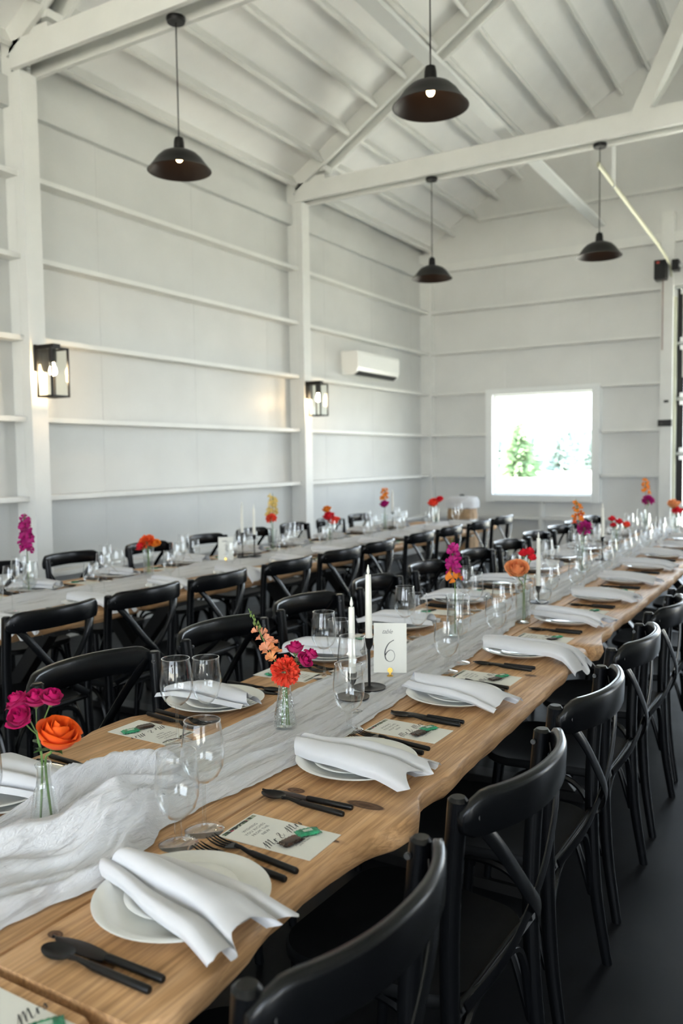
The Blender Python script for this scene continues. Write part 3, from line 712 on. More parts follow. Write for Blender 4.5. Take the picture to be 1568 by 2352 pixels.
# stemware
def glassware(kind):
    if kind == 'wine':
        o = [(.004, .092), (.016, .096), (.030, .108), (.039, .126), (.0415, .145), (.040, .168), (.0365, .194), (.0340, .212)]
        st = [(.0042, .094), (.0036, .07), (.0036, .03), (.0045, .012), (.009, .006)]
        ft = .037
    else:
        o = [(.006, .046), (.018, .052), (.032, .068), (.0395, .090), (.041, .110), (.0395, .135), (.0365, .160), (.0355, .172)]
        st = [(.007, .048), (.0062, .036), (.0075, .027), (.0062, .018), (.008, .010), (.013, .0055)]
        ft = .036
    th = .0011
    inn = [(max(.0005, r-th), z+(.0012 if i else .002)) for i, (r, z) in enumerate(o)]
    inn[-1] = (o[-1][0]-th, o[-1][1]); lip = [(o[-1][0]-.0003, o[-1][1]+.0008), (o[-1][0]-.0009, o[-1][1]+.0008)]
    b = MB().lathe([(.0005, o[0][1])]+o+lip+list(reversed(inn))+[(.0004, inn[0][1])], 32)
    s = MB().lathe(st, 12); f = MB().lathe([(st[-1][0], st[-1][1]), (ft*.6, .0035), (ft, .0018), (ft+.0004, .001), (ft, .0003), (.001, .0003)], 32)
    rr_, rz_ = o[-1]
    rim = MB().lathe([(rr_+.0004+.0009*math.cos(q), rz_+.0009*math.sin(q)) for q in [k*PI/3 for k in range(6)]], 32, close=True)
    return b.mesh('bowl', 'drink_glass', 180), rim.mesh('rim', 'stem_glass', 180), s.mesh('stem', 'stem_glass', 180), f.mesh('foot', 'stem_glass', 180)
P['wine'] = glassware('wine'); P['goblet'] = glassware('goblet')
def glass_at(kind, x, y, z, label):
    t = thing('wine_glass' if kind == 'wine' else 'water_goblet', label, 'glass', (x, y, z), rnd.uniform(0, 6), 'stemmed glasses on the tables')
    for nme, me in zip(('bowl', 'rim', 'stem', 'foot'), P[kind]): link(nme, me, t)
# menu card
P['card'] = MB().box(-.10, .10, -.056, .056, .0003, .0013).mesh('card', 'card', 0)
P['strip'] = MB().box(-.0965, -.0875, -.050, .050, .0013, .00155).mesh('printed_strip', 'floral_print', 0)
def text_mesh(body, size, x, y, z, mat, rot=PI/2, shear=0, width=1.0, spacing=1.0):
    c = bpy.data.curves.new('lettering', 'FONT'); c.body = body; c.size = size; c.align_x = 'CENTER'; c.align_y = 'CENTER'; c.shear = shear; c.space_character = spacing; c.space_line = 1.25; c.resolution_u = 2
    o = bpy.data.objects.new('lettering', c); C.objects.link(o)
    dg = bpy.context.evaluated_depsgraph_get(); me = bpy.data.meshes.new_from_object(o.evaluated_get(dg))
    bpy.data.objects.remove(o); bpy.data.curves.remove(c)
    me.transform(Matrix.Translation((x, y, z)) @ Matrix.Rotation(rot, 4, 'Z') @ Matrix.Diagonal((width, 1, 1, 1)))
    me.name = 'lettering'; me.materials.clear(); me.materials.append(M[mat]); return me
def stroke(m, pts, w0, w1, z=0, slant=0.9):                          # calligraphic ribbon in x,y
    p = bez([(a, b, 0) for a, b in pts], 8)
    V = []
    for i, q in enumerate(p):
        d = (p[min(i+1, len(p)-1)]-p[max(i-1, 0)]).normalized(); nrm = Vector((-d.y, d.x, 0))
        dn = max(0, -d.y); w = w0+(w1-w0)*dn**1.5
        V += [q+nrm*w/2+Vector((0, 0, z)), q-nrm*w/2+Vector((0, 0, z))]
    m.add(V, [(2*i, 2*i+2, 2*i+3, 2*i+1) for i in range(len(p)-1)])
LET = {'M': [[(-.25, .25), (-.1, .45), (.12, .95), (.16, 1.0), (.05, .3), (.0, -.1)], [(.0, -.1), (.2, .6), (.48, 1.05), (.42, .5), (.36, .02)], [(.36, .02), (.55, .6), (.82, 1.05), (.78, .5), (.74, .1), (.85, 0), (1.0, .15)]],
       'r': [[(0, .12), (.15, .5), (.2, .6), (.17, .3), (.12, 0)], [(.13, .1), (.22, .4), (.36, .55), (.45, .48)]],
       's': [[(0, .05), (.2, .45), (.26, .55), (.28, .3), (.24, .08), (.1, 0), (.02, .08)]],
       '&': [[(.6, .1), (.35, .35), (.05, .75), (.12, 1.0), (.3, .95), (.25, .65), (.05, .4), (-.02, .12), (.15, -.02), (.4, .1), (.62, .45)]]}
def script(m, word, size, x, y, z):
    adv = {'M': 1.08, 'r': .50, 's': .42, '&': .9, ' ': .45}; cx = 0
    for ch in word:
        for st in LET.get(ch, []):
            stroke(m, [((cx+a+.35*b)*size+x, b*size+y) for a, b in st], size*.035, size*.11, z)
        cx += adv[ch]
    return cx*size
P['card_text'] = text_mesh('WISHING\nYOU RICHES\nFROM THE\nNEW', .0098, -.049, 0, .00155, 'ink', spacing=1.12)
m = MB(); script(m, 'Mr & Mrs', .021, -.048, 0, 0)
m.xform(Matrix.Translation((.012, -.002, .0016)) @ Matrix.Rotation(PI/2, 4, 'Z')); P['card_script'] = m.mesh('script_lettering', 'ink', 0)
P['card_date'] = text_mesh('JACOB & NOLAH\nJUNE 19, 2023', .0052, .052, 0, .00155, 'ink', spacing=1.1)
def mint_mesh(mat):
    m = MB()
    def fn(a, b, s=1):
        u, v_ = a*2-1, b*2-1; e = (1-abs(u)**5)*(1-abs(v_)**5)
        cr = abs(u) > .86
        return (u*.0235, v_*(.0135+(.0012*math.sin(a*90) if cr else 0)), .0042+s*(.0036*max(0, e)**.5*(1 if not cr else .15)) + .0006*math.sin(a*37+b*19))
    m.grid(lambda a, b: fn(a, b, 1), 18, 10); m.grid(lambda a, b: fn(a, b, -1), 18, 10)
    return m.mesh('wrapper', mat, 35)
P['mint_green'] = mint_mesh('mint_green'); P['mint_brown'] = mint_mesh('mint_brown')
P['mint_label'] = MB().box(-.009, .009, -.0045, .0045, .0079, .0081).mesh('printed_label', 'mint_print', 0)
# napkins: loosely gathered linen square, a few deep rolled folds running from the narrow end to the open hem
def napkin_mesh(seed, sect, hang=0., L=.305):
    r = random.Random(seed); m = MB()
    path = bez([(y, z, 0) for y, z in sect], 7); n = len(path)-1
    hem = [r.uniform(-.012, .012) for _ in range(12)]
    def fn(a, b):
        q = b*n; i = min(n-1, int(q)); p = path[i].lerp(path[i+1], q-i)
        k = .80*(.42+.58*a**.9)
        u = b*11; iu = min(10, int(u)); hm = hem[iu]+(hem[iu+1]-hem[iu])*(u-iu)
        x = -L/2 + L*a + hm*a*a*1.6 - .035*(1-a)*abs(b-.5) + .02*math.sin(b*7+seed)*(1-a)
        y = p.x*k + .010*nz(a*2.2, b*2.5, seed) + .012*(a-.5)*math.sin(seed)
        lift = .75 + .45*math.sin(PI*(.15+.75*a))
        base = .021
        if x > .085: base -= min(.017, (x-.085)*.20)
        z = base + p.y*lift + .004*nz(a*3.1, b*5, seed+3) + .010*(1-a)*math.sin(PI*b)
        if hang and x > .128: z -= hang*1.5*(x-.128)**1.35
        elif x > .09: z = max(z, .0035)
        return (x, y, z)
    m.grid(fn, 22, n)
    m.v = [(x, y, z) for x, y, z in m.v]
    return m.mesh('napkin', 'linen', 180)
SECT = [
 [(-.095, .000), (-.100, .012), (-.085, .020), (-.055, .016), (-.045, .006), (-.060, .002), (-.040, .004), (-.035, .022), (-.010, .031), (.030, .029), (.058, .020), (.062, .006), (.045, .003), (.070, .006), (.085, .017), (.105, .016), (.118, .002)],
 [(-.110, .000), (-.108, .014), (-.080, .024), (-.030, .028), (.005, .020), (.010, .006), (-.012, .003), (.020, .005), (.030, .020), (.060, .025), (.085, .014), (.075, .003), (.100, .004), (.110, .010), (.122, .001)],
 [(-.085, .001), (-.098, .010), (-.080, .018), (-.062, .008), (-.072, .002), (-.050, .004), (-.030, .017), (.010, .028), (.050, .026), (.068, .012), (.052, .004), (.082, .004), (.102, .012), (.112, .001)],
 [(-.118, .000), (-.100, .010), (-.070, .012), (-.058, .004), (-.072, .002), (-.048, .005), (-.040, .024), (.0, .033), (.045, .027), (.066, .010), (.050, .003), (.080, .003), (.088, .015), (.112, .010), (.116, .001)]]
NAPK = [napkin_mesh(3, SECT[0]), napkin_mesh(8, SECT[1]), napkin_mesh(12, SECT[2]), napkin_mesh(21, SECT[3])]
NAP_HANG = napkin_mesh(33, SECT[1], 1.3, .35)

# ================================================================ PLACE SETTINGS
def setting(row, side_sign, x0, y0, place, side, near, only_card=False, nap=0, glass_off=None, kshift=0., hang=False):
    """x0,y0 plate centre; side_sign +1: guest sits at +X."""
    s = side_sign; rz = 0 if s > 0 else PI
    def at(o, a): return (x0 + s*o, y0 + s*a)
    where = f'{place} place from camera, {side} of {row}'
    j = lambda q: rnd.uniform(-q, q)
    if not only_card:
        pl = tag(link('dinner_plate', P['plate'], None, (x0, y0, TZ), 0), f'white dinner plate at {where}', 'plate', 'white dinner plates')
        px, py = at(j(.012), .004+j(.012))
        tag(link('side_plate', P['small_plate'], None, (px, py, TZ+.0063), 0), f'small white plate stacked at {where}', 'plate', 'small white plates')
        me = NAP_HANG if hang else NAPK[nap % len(NAPK)]
        nx, ny_ = at(.02 if not hang else .05, -.015+j(.01))
        o = tag(link('linen_napkin', me, None, (nx, ny_, TZ+.002), rz + (-.13 if nap % 2 == 0 else -.05) + j(.06)), f'folded white linen napkin at {where}', 'napkin', 'folded white napkins')
        kx, ky = at(.005, -.165+kshift); cutlery('table_knife', f'black knife at {where}', kx, ky, rz+.03+j(.05), 'black knives', near)
        kx, ky = at(.005, -.190+kshift); cutlery('table_spoon', f'black spoon at {where}', kx, ky, rz-.03+j(.05), 'black spoons', near)
        kx, ky = at(.0, .182); cutlery('dinner_fork', f'outer black fork at {where}', kx, ky, rz-.11+j(.03), 'black forks', near)
        kx, ky = at(-.002, .148); cutlery('dinner_fork', f'inner black fork at {where}', kx, ky, rz-.11+j(.03), 'black forks', near)
        g = glass_off or ((-.15, .15), (-.15, .24))
        for (o_, a_), kd, nm in ((g[0], 'goblet', 'short water goblet'), (g[1], 'wine', 'tall wine glass')):
            gx, gy = at(o_+j(.008), a_+j(.012)); glass_at(kd, gx, gy, glass_z(gx, gy), f'clear {nm} at {where}')
    cx, cyy = at(-.005, .275+j(.01))
    t = thing('menu_card', f'white printed card at {where}', 'card', (cx, cyy, TZ), rz+j(.03), 'printed menu cards')
    link('paper', P['card'], t); link('printed_strip', P['strip'], t)
    if near:
        link('lettering', P['card_text'], t); link('script_lettering', P['card_script'], t); link('lettering', P['card_date'], t)
    for nm, key, dx, dy, an in (('brown', 'mint_brown', .036, -.016, 1.25), ('green', 'mint_green', .043, .030, 1.05)):
        q = Vector((dx, dy)); q.rotate(Matrix.Rotation(rz, 2))
        mt = thing('wrapped_mint', f'{nm} wrapped mint on card at {where}', 'candy', (cx+q.x, cyy+q.y, TZ+.0013), rz+an+j(.1), 'wrapped chocolate mints')
        link('wrapper', P[key], mt)
        if nm == 'green' and near: link('printed_label', P['mint_label'], mt)
def glass_z(x, y):
    if x > -2.2:
        L_, R_ = interp(RL, y), interp(RR, y)
        if L_ < x < R_: return TZ + max(runner_z(x+a, y+b, (x-L_)/(R_-L_)) for a in (-.02, 0, .02) for b in (-.02, 0, .02))*.8
        return TZ
    L_, R_ = -3.64+drift2(y), -3.24+drift2(y)
    return TZ + (.012 if L_ < x < R_ else 0)
CEN, LAN = 'centre row', 'lantern row'
setting(CEN, 1, -.86, .355, 'corner', 'floor side', True, only_card=True)
R_Y = [.955, 1.600, 2.19, 2.82, 3.45, 4.07, 4.69, 5.31, 5.95, 6.57, 7.2, 7.8]
R_G = {0: ((-.150, .147), (-.150, .229)), 1: ((-.135, .20), (-.20, .325)), 2: ((-.135, .275), (-.14, .40))}
for i, y in enumerate(R_Y):
    setting(CEN, 1, (-.868 if i == 0 else -.918 if i == 1 else -.92) + drift(y), y, ORD[i], 'floor side', i < 6, nap=i, glass_off=R_G.get(i), kshift=(0 if i == 0 else -.05 if i == 1 else -.03), hang=(i == 3))
L_Y = [1.10, 1.82, 2.46, 3.05, 3.70, 4.34, 4.97, 5.6, 6.2, 6.8, 7.45, 8.0]
for i, y in enumerate(L_Y):
    setting(CEN, -1, -1.475 + (-.03 if i else 0) + drift(y), y, ORD[i], 'aisle side', i < 4, nap=i+1, glass_off=((.0-.07, .12), (-.125, .285)) if i == 1 else ((-.14, .16), (-.13, .25)))
A_Y = [2.26, 2.84, 3.42, 4.0, 4.60, 5.16, 5.85, 6.45, 7.1, 7.75]
for i, y in enumerate(A_Y):
    setting(LAN, 1, -3.125 + drift2(y), y, ORD[i], 'aisle side', False, nap=i+2, hang=(i in (0, 1, 3)))
B_Y = [2.42, 3.02, 3.62, 4.30, 4.95, 5.57, 6.18, 6.80, 7.42]
for i, y in enumerate(B_Y):
    setting(LAN, -1, -3.735 + drift2(y), y, ORD[i], 'wall side', False, nap=i)

# ================================================================ FLOWERS
def petal_grid(m, r, h, base, ang, tilt, curl, wide=1.0, nu=6, nv=6, seed=0, ruff=.0):
    """one cupped petal of a rose: r is the radius of its cup, tilt how far the lip opens (-1 closed .. 1 flared)."""
    span = 1.25*wide
    def fn(a, b):
        v_ = b*2-1; wv = math.sin(PI*min(1, .16+a*.62))*(1-.10*a**6)
        th = v_*span*(.45+.62*wv) + .04*nz(a*3, seed)
        rad = r*(.18+.90*math.sin(PI*.5*min(1, a*1.45))**.9) + r*tilt*.42*max(0, a-.55)**1.4*2.2
        z = h*(a**1.25)
        tip = max(0, a-.72)/.28
        z -= h*(.16*abs(v_)**2.5)*tip*1.2 + curl*h*tip**2*.35
        rad += curl*r*tip**1.5*.22
        rad *= 1 + ruff*math.sin(v_*5+seed)*a
        z += .05*h*nz(a*2.5+seed, b*4, seed)*a
        x = rad*math.cos(th); y = rad*math.sin(th); c, s = math.cos(ang), math.sin(ang)
        return (x*c-y*s, x*s+y*c, base+z)
    m.grid(fn, nu, nv, lambda a, b: min(1, .05+a*1.05))
def rose_layers(r, n, seed):
    rr = random.Random(seed); out = []
    for i in range(n):
        t = i/(n-1); out.append((r*(.16+.80*t**.85), r*(1.55-.42*t*t), i*2.39996+rr.uniform(-.2, .2), -.70+1.15*t**1.2, max(0, t-.4)*1.0, rr.uniform(0, 9)))
    return out
def rose_joined(m, r, n, seed, ruff=.03):
    for pr, h, ang, tilt, curl, sd in rose_layers(r, n, seed): petal_grid(m, pr, h, -.5*r, ang, tilt, curl, 1.0, 6, 6, sd, ruff)
def place_mesh(m, pos, axis, roll=0):
    q = Vector((0, 0, 1)).rotation_difference(Vector(axis).normalized()).to_matrix().to_4x4()
    m.xform(Matrix.Translation(pos) @ q @ Matrix.Rotation(roll, 4, 'Z')); return m
def leafm(m, pos, d, L, w, up=(0, 0, 1)):
    d = Vector(d).normalized(); sd_ = d.cross(Vector(up)).normalized(); n_ = sd_.cross(d)
    pos = Vector(pos)
    m.grid(lambda a, b: pos + d*(L*a) + sd_*((b-.5)*2*w*math.sin(PI*a**.8)*(1+.15*math.sin(a*30))) - n_*(L*.35*a*a) + n_*(abs(b-.5)*w*.5), 7, 4)
def sepals(m, r):
    for k in range(5):
        a = k*1.2566; m.grid(lambda u, v_, a=a: ((.12*r+.75*r*math.sin(u*1.7)*.7)*math.cos(a+(v_-.5)*.7*(1-u)), (.12*r+.75*r*math.sin(u*1.7)*.7)*math.sin(a+(v_-.5)*.7*(1-u)), -.12*r+.45*r*u-.5*r*u*u*(k % 2)), 4, 2)
    m.lathe([(.001, -.42*r), (.16*r, -.35*r), (.26*r, -.12*r), (.12*r, .05*r)], 8); m.v = [(x, y, z-.42*r) for x, y, z in m.v]
IMG_R = Vector((RV.x, RV.y, 0)).normalized(); IMG_F = Vector((FV.x, FV.y, 0)).normalized()
def off(base, dx, dz, df=0.): return Vector(base) + IMG_R*dx + IMG_F*df + Vector((0, 0, dz))
def rose_flower(label, mat, foot, neck, head, r, axis, n=9, split=False, seed=1, leaves=0, cat='flower', group=None):
    t = thing('rose_stem', label, cat, foot, 0, group); f = Vector(foot); hd = Vector(head)-f; nk = Vector(neck)-f; ax = Vector(axis).normalized()
    MB().tube(bez([(0, 0, 0), nk, nk*.4+hd*.6-ax*r*.3, hd-ax*r*.3], 4), .0022, 6).build('stem', 'stem_green', t)
    if split:
        m = MB(); rose_joined(m, r*.62, 8, seed+5, .02); place_mesh(m, hd, ax); bl = m.build('bloom', mat, t, 180)
        for i, (pr, h, ang, tilt, curl, sd) in enumerate(rose_layers(r, n, seed)):
            if i < 2: continue
            m = MB(); petal_grid(m, pr, h, -.5*r, ang, tilt, curl, 1.05, 9, 9, sd, .03); place_mesh(m, hd, ax); m.build('petal', mat, bl, 180)
    else:
        m = MB(); rose_joined(m, r, n, seed); place_mesh(m, hd, ax); m.build('bloom', mat, t, 180)
    m = MB(); sepals(m, r); place_mesh(m, hd, ax); m.build('sepals', 'sepal', t, 60)
    for k in range(leaves):
        m = MB(); a = k*2.2+seed; leafm(m, nk*.25+hd*.75-ax*r*.4, (math.cos(a), math.sin(a), .3), .03, .009); m.build('leaf', 'leaf_green', t, 180)
    return t
def spray_flower(label, mat, foot, neck, heads, seed, n=9, cat='flower', fork=.45, group=None):
    """one stem that forks to several small blooms."""
    t = thing('spray_rose_stem', label, cat, foot, 0, group); f = Vector(foot); nk = Vector(neck)-f
    mean = sum((Vector(h[0])-f for h in heads), Vector())/len(heads); fk = nk*(1-fork)+mean*fork
    MB().tube(bez([(0, 0, 0), nk, fk], 4), .0021, 6).build('stem', 'stem_green', t)
    for i, (h, r, ax) in enumerate(heads):
        hd = Vector(h)-f; ax = Vector(ax).normalized()
        b = MB().tube(bez([fk, fk*.45+hd*.55-ax*r*.4, hd-ax*r*.25], 4), .0013, 5).build('branch', 'stem_green', t)
        m = MB(); rose_joined(m, r, n, seed+i*7); place_mesh(m, hd, ax); m.build('bloom', mat, t, 180)
        m = MB(); sepals(m, r); place_mesh(m, hd, ax); m.build('sepals', 'sepal', b, 60)
    m = MB(); leafm(m, fk*.9, (-.6, .3, .2), .028, .006); leafm(m, fk*.85, (.5, -.3, .3), .025, .006); m.build('leaf', 'leaf_green', t, 180)
    return t
def carnation(label, mat, foot, neck, head, r, axis, seed, group=None, n=46):
    t = thing('carnation_stem', label, 'flower', foot, 0, group); f = Vector(foot); hd = Vector(head)-f; nk = Vector(neck)-f; ax = Vector(axis).normalized()
    MB().tube(bez([(0, 0, 0), nk, hd-ax*r*.5], 5), .0020, 6).build('stem', 'stem_green', t)
    rr = random.Random(seed); m = MB()
    for i in range(n):
        u = (i+.5)/n; th = i*2.39996; el = math.acos(1-1.35*u); d = Vector((math.sin(el)*math.cos(th), math.sin(el)*math.sin(th), math.cos(el)))
        s1 = d.cross(Vector((rr.uniform(-1, 1), rr.uniform(-1, 1), rr.uniform(-1, 1)))).normalized(); s2 = d.cross(s1); ln = r*(.80+rr.uniform(0, .28)); p = rr.uniform(0, 9)
        m.grid(lambda a, b: d*(ln*(.25+.75*a)) + s1*((b-.5)*r*.95*a) + s2*(r*.13*a*math.sin(b*11+p)) + d*(r*.07*a*math.sin(b*25+p)) - Vector((0, 0, .25*r)), 3, 8, lambda a, b: min(1, .2+.9*a*(.7+.3*math.sin(b*13+p))))
    place_mesh(m, hd, ax); m.build('bloom', mat, t, 180)
    MB().lathe([(.001, -.95*r), (.14*r, -.9*r), (.2*r, -.3*r), (.1*r, 0)], 8, ).xform(Matrix.Translation(hd)).build('calyx', 'sepal', t)
    return t
def floret(m, pos, d, r, seed, snap=False):
    rr = random.Random(seed); d = Vector(d).normalized(); q = Vector((0, 0, 1)).rotation_difference(d).to_matrix()
    for k in range(5):
        a = k*1.2566+rr.uniform(-.3, .3); s = r*rr.uniform(.85, 1.1); op = .9 if not snap else .55
        m.grid(lambda u, v_: Vector(pos) + q @ Vector(((s*u*math.sin(op*u+.25))*math.cos(a+(v_-.5)*1.3*(1-.2*u)), (s*u*math.sin(op*u+.25))*math.sin(a+(v_-.5)*1.3*(1-.2*u)), s*u*(1.05 if snap else .75) - (s*.35*max(0, u-.6)) + .1*s*math.sin(v_*9+k)*u)), 4, 4, lambda u, v_: u)
def spike(label, specs, foot, neck, tip, seed, r=.017, cat='flower', name='flower_spike', group=None, top_buds=True, snap=False, leafy=False):
    """specs: [(material, t0, t1, count)] florets along the stem between t0 and t1."""
    t = thing(name, label, cat, foot, 0, group); f = Vector(foot); nk = Vector(neck)-f; tp = Vector(tip)-f
    line = bez([(0, 0, 0), nk, nk*.45+tp*.55, tp], 8); MB().tube(line, [.0028-.0016*i/(len(line)-1) for i in range(len(line))], 6).build('stem', 'stem_green', t)
    rr = random.Random(seed); L_ = len(line)-1
    for mat, t0, t1, cnt in specs:
        for k in range(cnt):
            u = t0+(t1-t0)*(k+.5)/cnt; p = line[min(L_, int(u*L_))]; th = k*2.4+seed
            d = Vector((math.cos(th), math.sin(th), .45 if not snap else .8)); s = r*(1-.35*(u-t0)/(max(.01, t1-t0)))*rr.uniform(.85, 1.15)
            m = MB(); floret(m, p + Vector((d.x, d.y, 0))*s*.35, d, s, seed*31+k, snap); m.build('bloom', mat, t, 180)
    if top_buds:
        m = MB()
        for k in range(12):
            u = .80+.2*k/12; p = line[min(L_, int(u*L_))]; th = k*2.4; s = .0060*(1.3-.8*k/12)
            q = [(p+Vector((math.cos(th)*s*.9, math.sin(th)*s*.9, .3*s))*1.0)+Vector((x*s*.7, y*s*.7, z*s)) for x, y, z in ((0, 0, -1), (1, 0, 0), (0, 1, 0), (-1, 0, 0), (0, -1, 0), (0, 0, 1.3))]
            m.add(q, [(0, 2, 1), (0, 3, 2), (0, 4, 3), (0, 1, 4), (5, 1, 2), (5, 2, 3), (5, 3, 4), (5, 4, 1)])
        m.build('buds', 'leaf_green' if not leafy else 'petal_green', t, 180)
    return t
def vase(kind, label, loc):
    t = thing('bud_vase' if kind != 'tall' else 'cylinder_vase', label, 'vase', loc)
    if kind == 'ribbed':
        pr = [(.0205, 0), (.0255, .004)]
        for i in range(17): z = .006+i*.0046; w = .0262-.0105*(z/.085)**1.6; pr += [(w, z), (w+.0016, z+.0015), (w+.0016, z+.003), (w, z+.0042)]
        pr += [(.0145, .090), (.0128, .105), (.0130, .122), (.0150, .126), (.0152, .130), (.0138, .132)]
        inn = [(.0118, .131), (.0112, .105), (.0125, .09), (.0215, .02), (.018, .006), (.001, .005)]
    elif kind == 'crackle':
        pr = [(.001, .001), (.024, .001), (.0295, .006), (.0300, .018), (.0270, .04), (.0205, .075), (.0160, .10), (.0155, .113), (.0180, .126), (.0195, .131)]
        inn = [(.0185, .131), (.0143, .112), (.0188, .075), (.0255, .04), (.0285, .018), (.026, .009), (.001, .008)]
    else:
        pr = [(.001, .001), (.030, .001), (.032, .005), (.031, .03), (.030, .10), (.033, .155), (.036, .165)]
        MB().lathe(pr, 32).build('body', 'vase_glass', t, 180); inn = [(.035, .165), (.029, .10), (.030, .03), (.028, .009), (.001, .008)]
    if kind == 'crackle':
        if kind == 'crackle': pr = [(r_*(1+.0), z_) for r_, z_ in pr]
        m = MB(); m.lathe([(.0008, pr[0][1]*.9)] + pr + inn, 48)
        if kind == 'crackle': m.v = [(x*(1+.022*nz(x*260, y*260, z*260)), y*(1+.022*nz(x*260, y*260, z*260+9)), z) for x, y, z in m.v]
        m.build('body', 'crackle_glass', t, 180 if kind == 'crackle' else 60); return
    if kind == 'ribbed': MB().lathe([(.001, .0)]+pr, 48).build('body', 'vase_glass', t, 180)
    MB().lathe(inn, 32).build('inner_wall', 'vase_glass', t, 180)
    MB().lathe([(inn[0][0], inn[0][1]), (pr[-1][0], pr[-1][1]+.0012), (pr[-1][0]+.0006, pr[-1][1])], 32).build('rim', 'stem_glass', t, 180)
def vz(x, y): return glass_z(x, y) + .001
# -- vase with ribs and the big orange rose
b = (-1.251, 1.008, TZ+.012); vase('ribbed', 'ribbed clear bottle vase holding one orange rose and magenta spray roses', b)
nk = off(b, 0, .128)
rose_flower('large open orange rose in the ribbed bottle vase', 'petal_orange', off(b, .012, .008, .004), off(b, .004, .13), off(b, .030, .183, -.01), .037, IMG_R*.38+Vector((0, 0, 1))-IMG_F*.25, 15, True, 4, 2)
spray_flower('magenta spray rose stem with four blooms in the ribbed bottle vase', 'petal_magenta', off(b, -.010, .008), off(b, -.002, .13),
    [(off(b, -.030, .222, -.02), .0225, IMG_R*-.2+Vector((0, 0, 1))-IMG_F*.7), (off(b, -.044, .243, .01), .0215, IMG_R*-.6+Vector((0, 0, 1))-IMG_F*.2), (off(b, -.014, .246, .012), .021, IMG_R*.1+Vector((0, 0, 1))-IMG_F*.2), (off(b, .020, .252, .0), .020, IMG_R*.3+Vector((0, 0, 1))-IMG_F*.2)], 3, 11, fork=.5)
# -- crackle vase with carnation and snapdragon
b = (-1.202, 1.724, vz(-1.202, 1.724)-.003); vase('crackle', 'crackled clear glass vase with coral carnation, snapdragon and magenta roses', b)
carnation('coral red carnation in the crackled glass vase', 'petal_coral', off(b, .004, .01), off(b, .002, .13), off(b, .004, .158, -.02), .038, -IMG_F*.75+Vector((0, 0, .7)), 2)
spray_flower('magenta spray rose stem with three blooms in the crackled vase', 'petal_magenta', off(b, .010, .01), off(b, .006, .13), [(off(b, .028, .202, .02), .0215, IMG_R*.0+Vector((0, 0, 1))), (off(b, .052, .178, -.01), .0195, IMG_R*.7+Vector((0, 0, .7))-IMG_F*.5), (off(b, .068, .190, .0), .0175, IMG_R*.5+Vector((0, 0, 1)))], 9, 10, fork=.6)
spike('peach snapdragon with green bud tip leaning out of the crackled vase', [('petal_peach', .52, .62, 4), ('petal_blush', .60, .78, 6)], off(b, -.008, .01), off(b, -.006, .13), off(b, -.090, .312, .01), 5, .021, name='snapdragon_stem', snap=True, leafy=True)
# -- tall vase with purple stock
b = (-1.236, 2.92, vz(-1.236, 2.92)); vase('tall', 'tall clear vase with one magenta stock stem beyond the number 6 card', b)
spike('magenta and orange stock flower spike in the tall clear vase', [('petal_purple', .55, .92, 17), ('petal_amber', .54, .64, 4)], off(b, .0, .01), off(b, .002, .15), off(b, -.010, .385, .0), 11, .026, name='stock_stem')
# -- vase with peach rose
b = (-1.131+.02, 3.353, vz(-1.11, 3.353)); vase('tall', 'clear vase with large peach rose and small magenta roses beside the taller candle', b)
rose_flower('large pale peach rose in vase beside the lone taper candle', 'petal_peach', off(b, 0, .01), off(b, 0, .15), off(b, -.028, .225, -.02), .043, Vector((0, 0, 1))-IMG_F*.8, 13, False, 6, 2)
spray_flower('magenta rose sprigs above the large peach rose', 'petal_red', off(b, .008, .01), off(b, .006, .15), [(off(b, .002, .292), .022, (0, 0, 1)), (off(b, .026, .298), .022, (.3, 0, 1)), (off(b, .036, .274), .02, (.5, 0, 1))], 5, 8)
def simple_vase(x, y, label): 
    bb = (x, y, vz(x, y)); vase('tall', label, bb); return bb
b = simple_vase(-1.262, 4.895, 'clear vase with orange snapdragon and round magenta bloom, centre row')
spike('tall orange snapdragon rising from clear vase, centre row', [('petal_amber', .66, .95, 12), ('petal_orange', .62, .8, 5)], off(b, -.005, .01), off(b, -.003, .15), off(b, -.040, .44), 3, .030, name='snapdragon_stem', snap=True)
carnation('round magenta carnation under the tall orange snapdragon, centre row', 'petal_purple', off(b, .004, .01), off(b, .004, .15), off(b, .010, .270), .045, (0, -.5, 1), 5, n=34)
b = simple_vase(-1.335, 6.10, 'clear vase with small red and cream roses, centre row')
spray_flower('red spray roses in clear vase, centre row', 'petal_red', off(b, 0, .01), off(b, 0, .15), [(off(b, -.03, .235), .028, (0, 0, 1)), (off(b, .02, .215), .028, (.2, 0, 1)), (off(b, -.02, .19), .024, (0, 0, 1))], 5, 7)
rose_flower('small coral rose at the edge of the red spray, centre row', 'petal_coral', off(b, .01, .01), off(b, .008, .15), off(b, .075, .19), .03, (.4, 0, 1), 8, False, 6)
b = simple_vase(-1.44, 7.75, 'clear vase with amber snapdragon and magenta blooms at the door end')
spike('tall amber snapdragon at the garage door end of centre row', [('petal_amber', .68, .96, 11)], off(b, -.004, .01), off(b, -.003, .15), off(b, .0, .50), 6, .034, name='snapdragon_stem', snap=True)
carnation('magenta bloom below the amber snapdragon at the door end', 'petal_purple', off(b, .01, .01), off(b, .006, .15), off(b, .020, .295), .055, (0, -.3, 1), 8, n=30)
b = simple_vase(-1.15, 7.55, 'clear vase with peach and red roses beside the garage door')
rose_flower('red rose in the vase beside the garage door', 'petal_red', off(b, 0, .01), off(b, 0, .15), off(b, .0, .21), .045, (0, -.3, 1), 9, False, 2)
rose_flower('peach rose above the red rose beside the garage door', 'petal_peach', off(b, -.006, .01), off(b, -.004, .15), off(b, -.03, .27), .05, (0, -.3, 1), 9, False, 3)
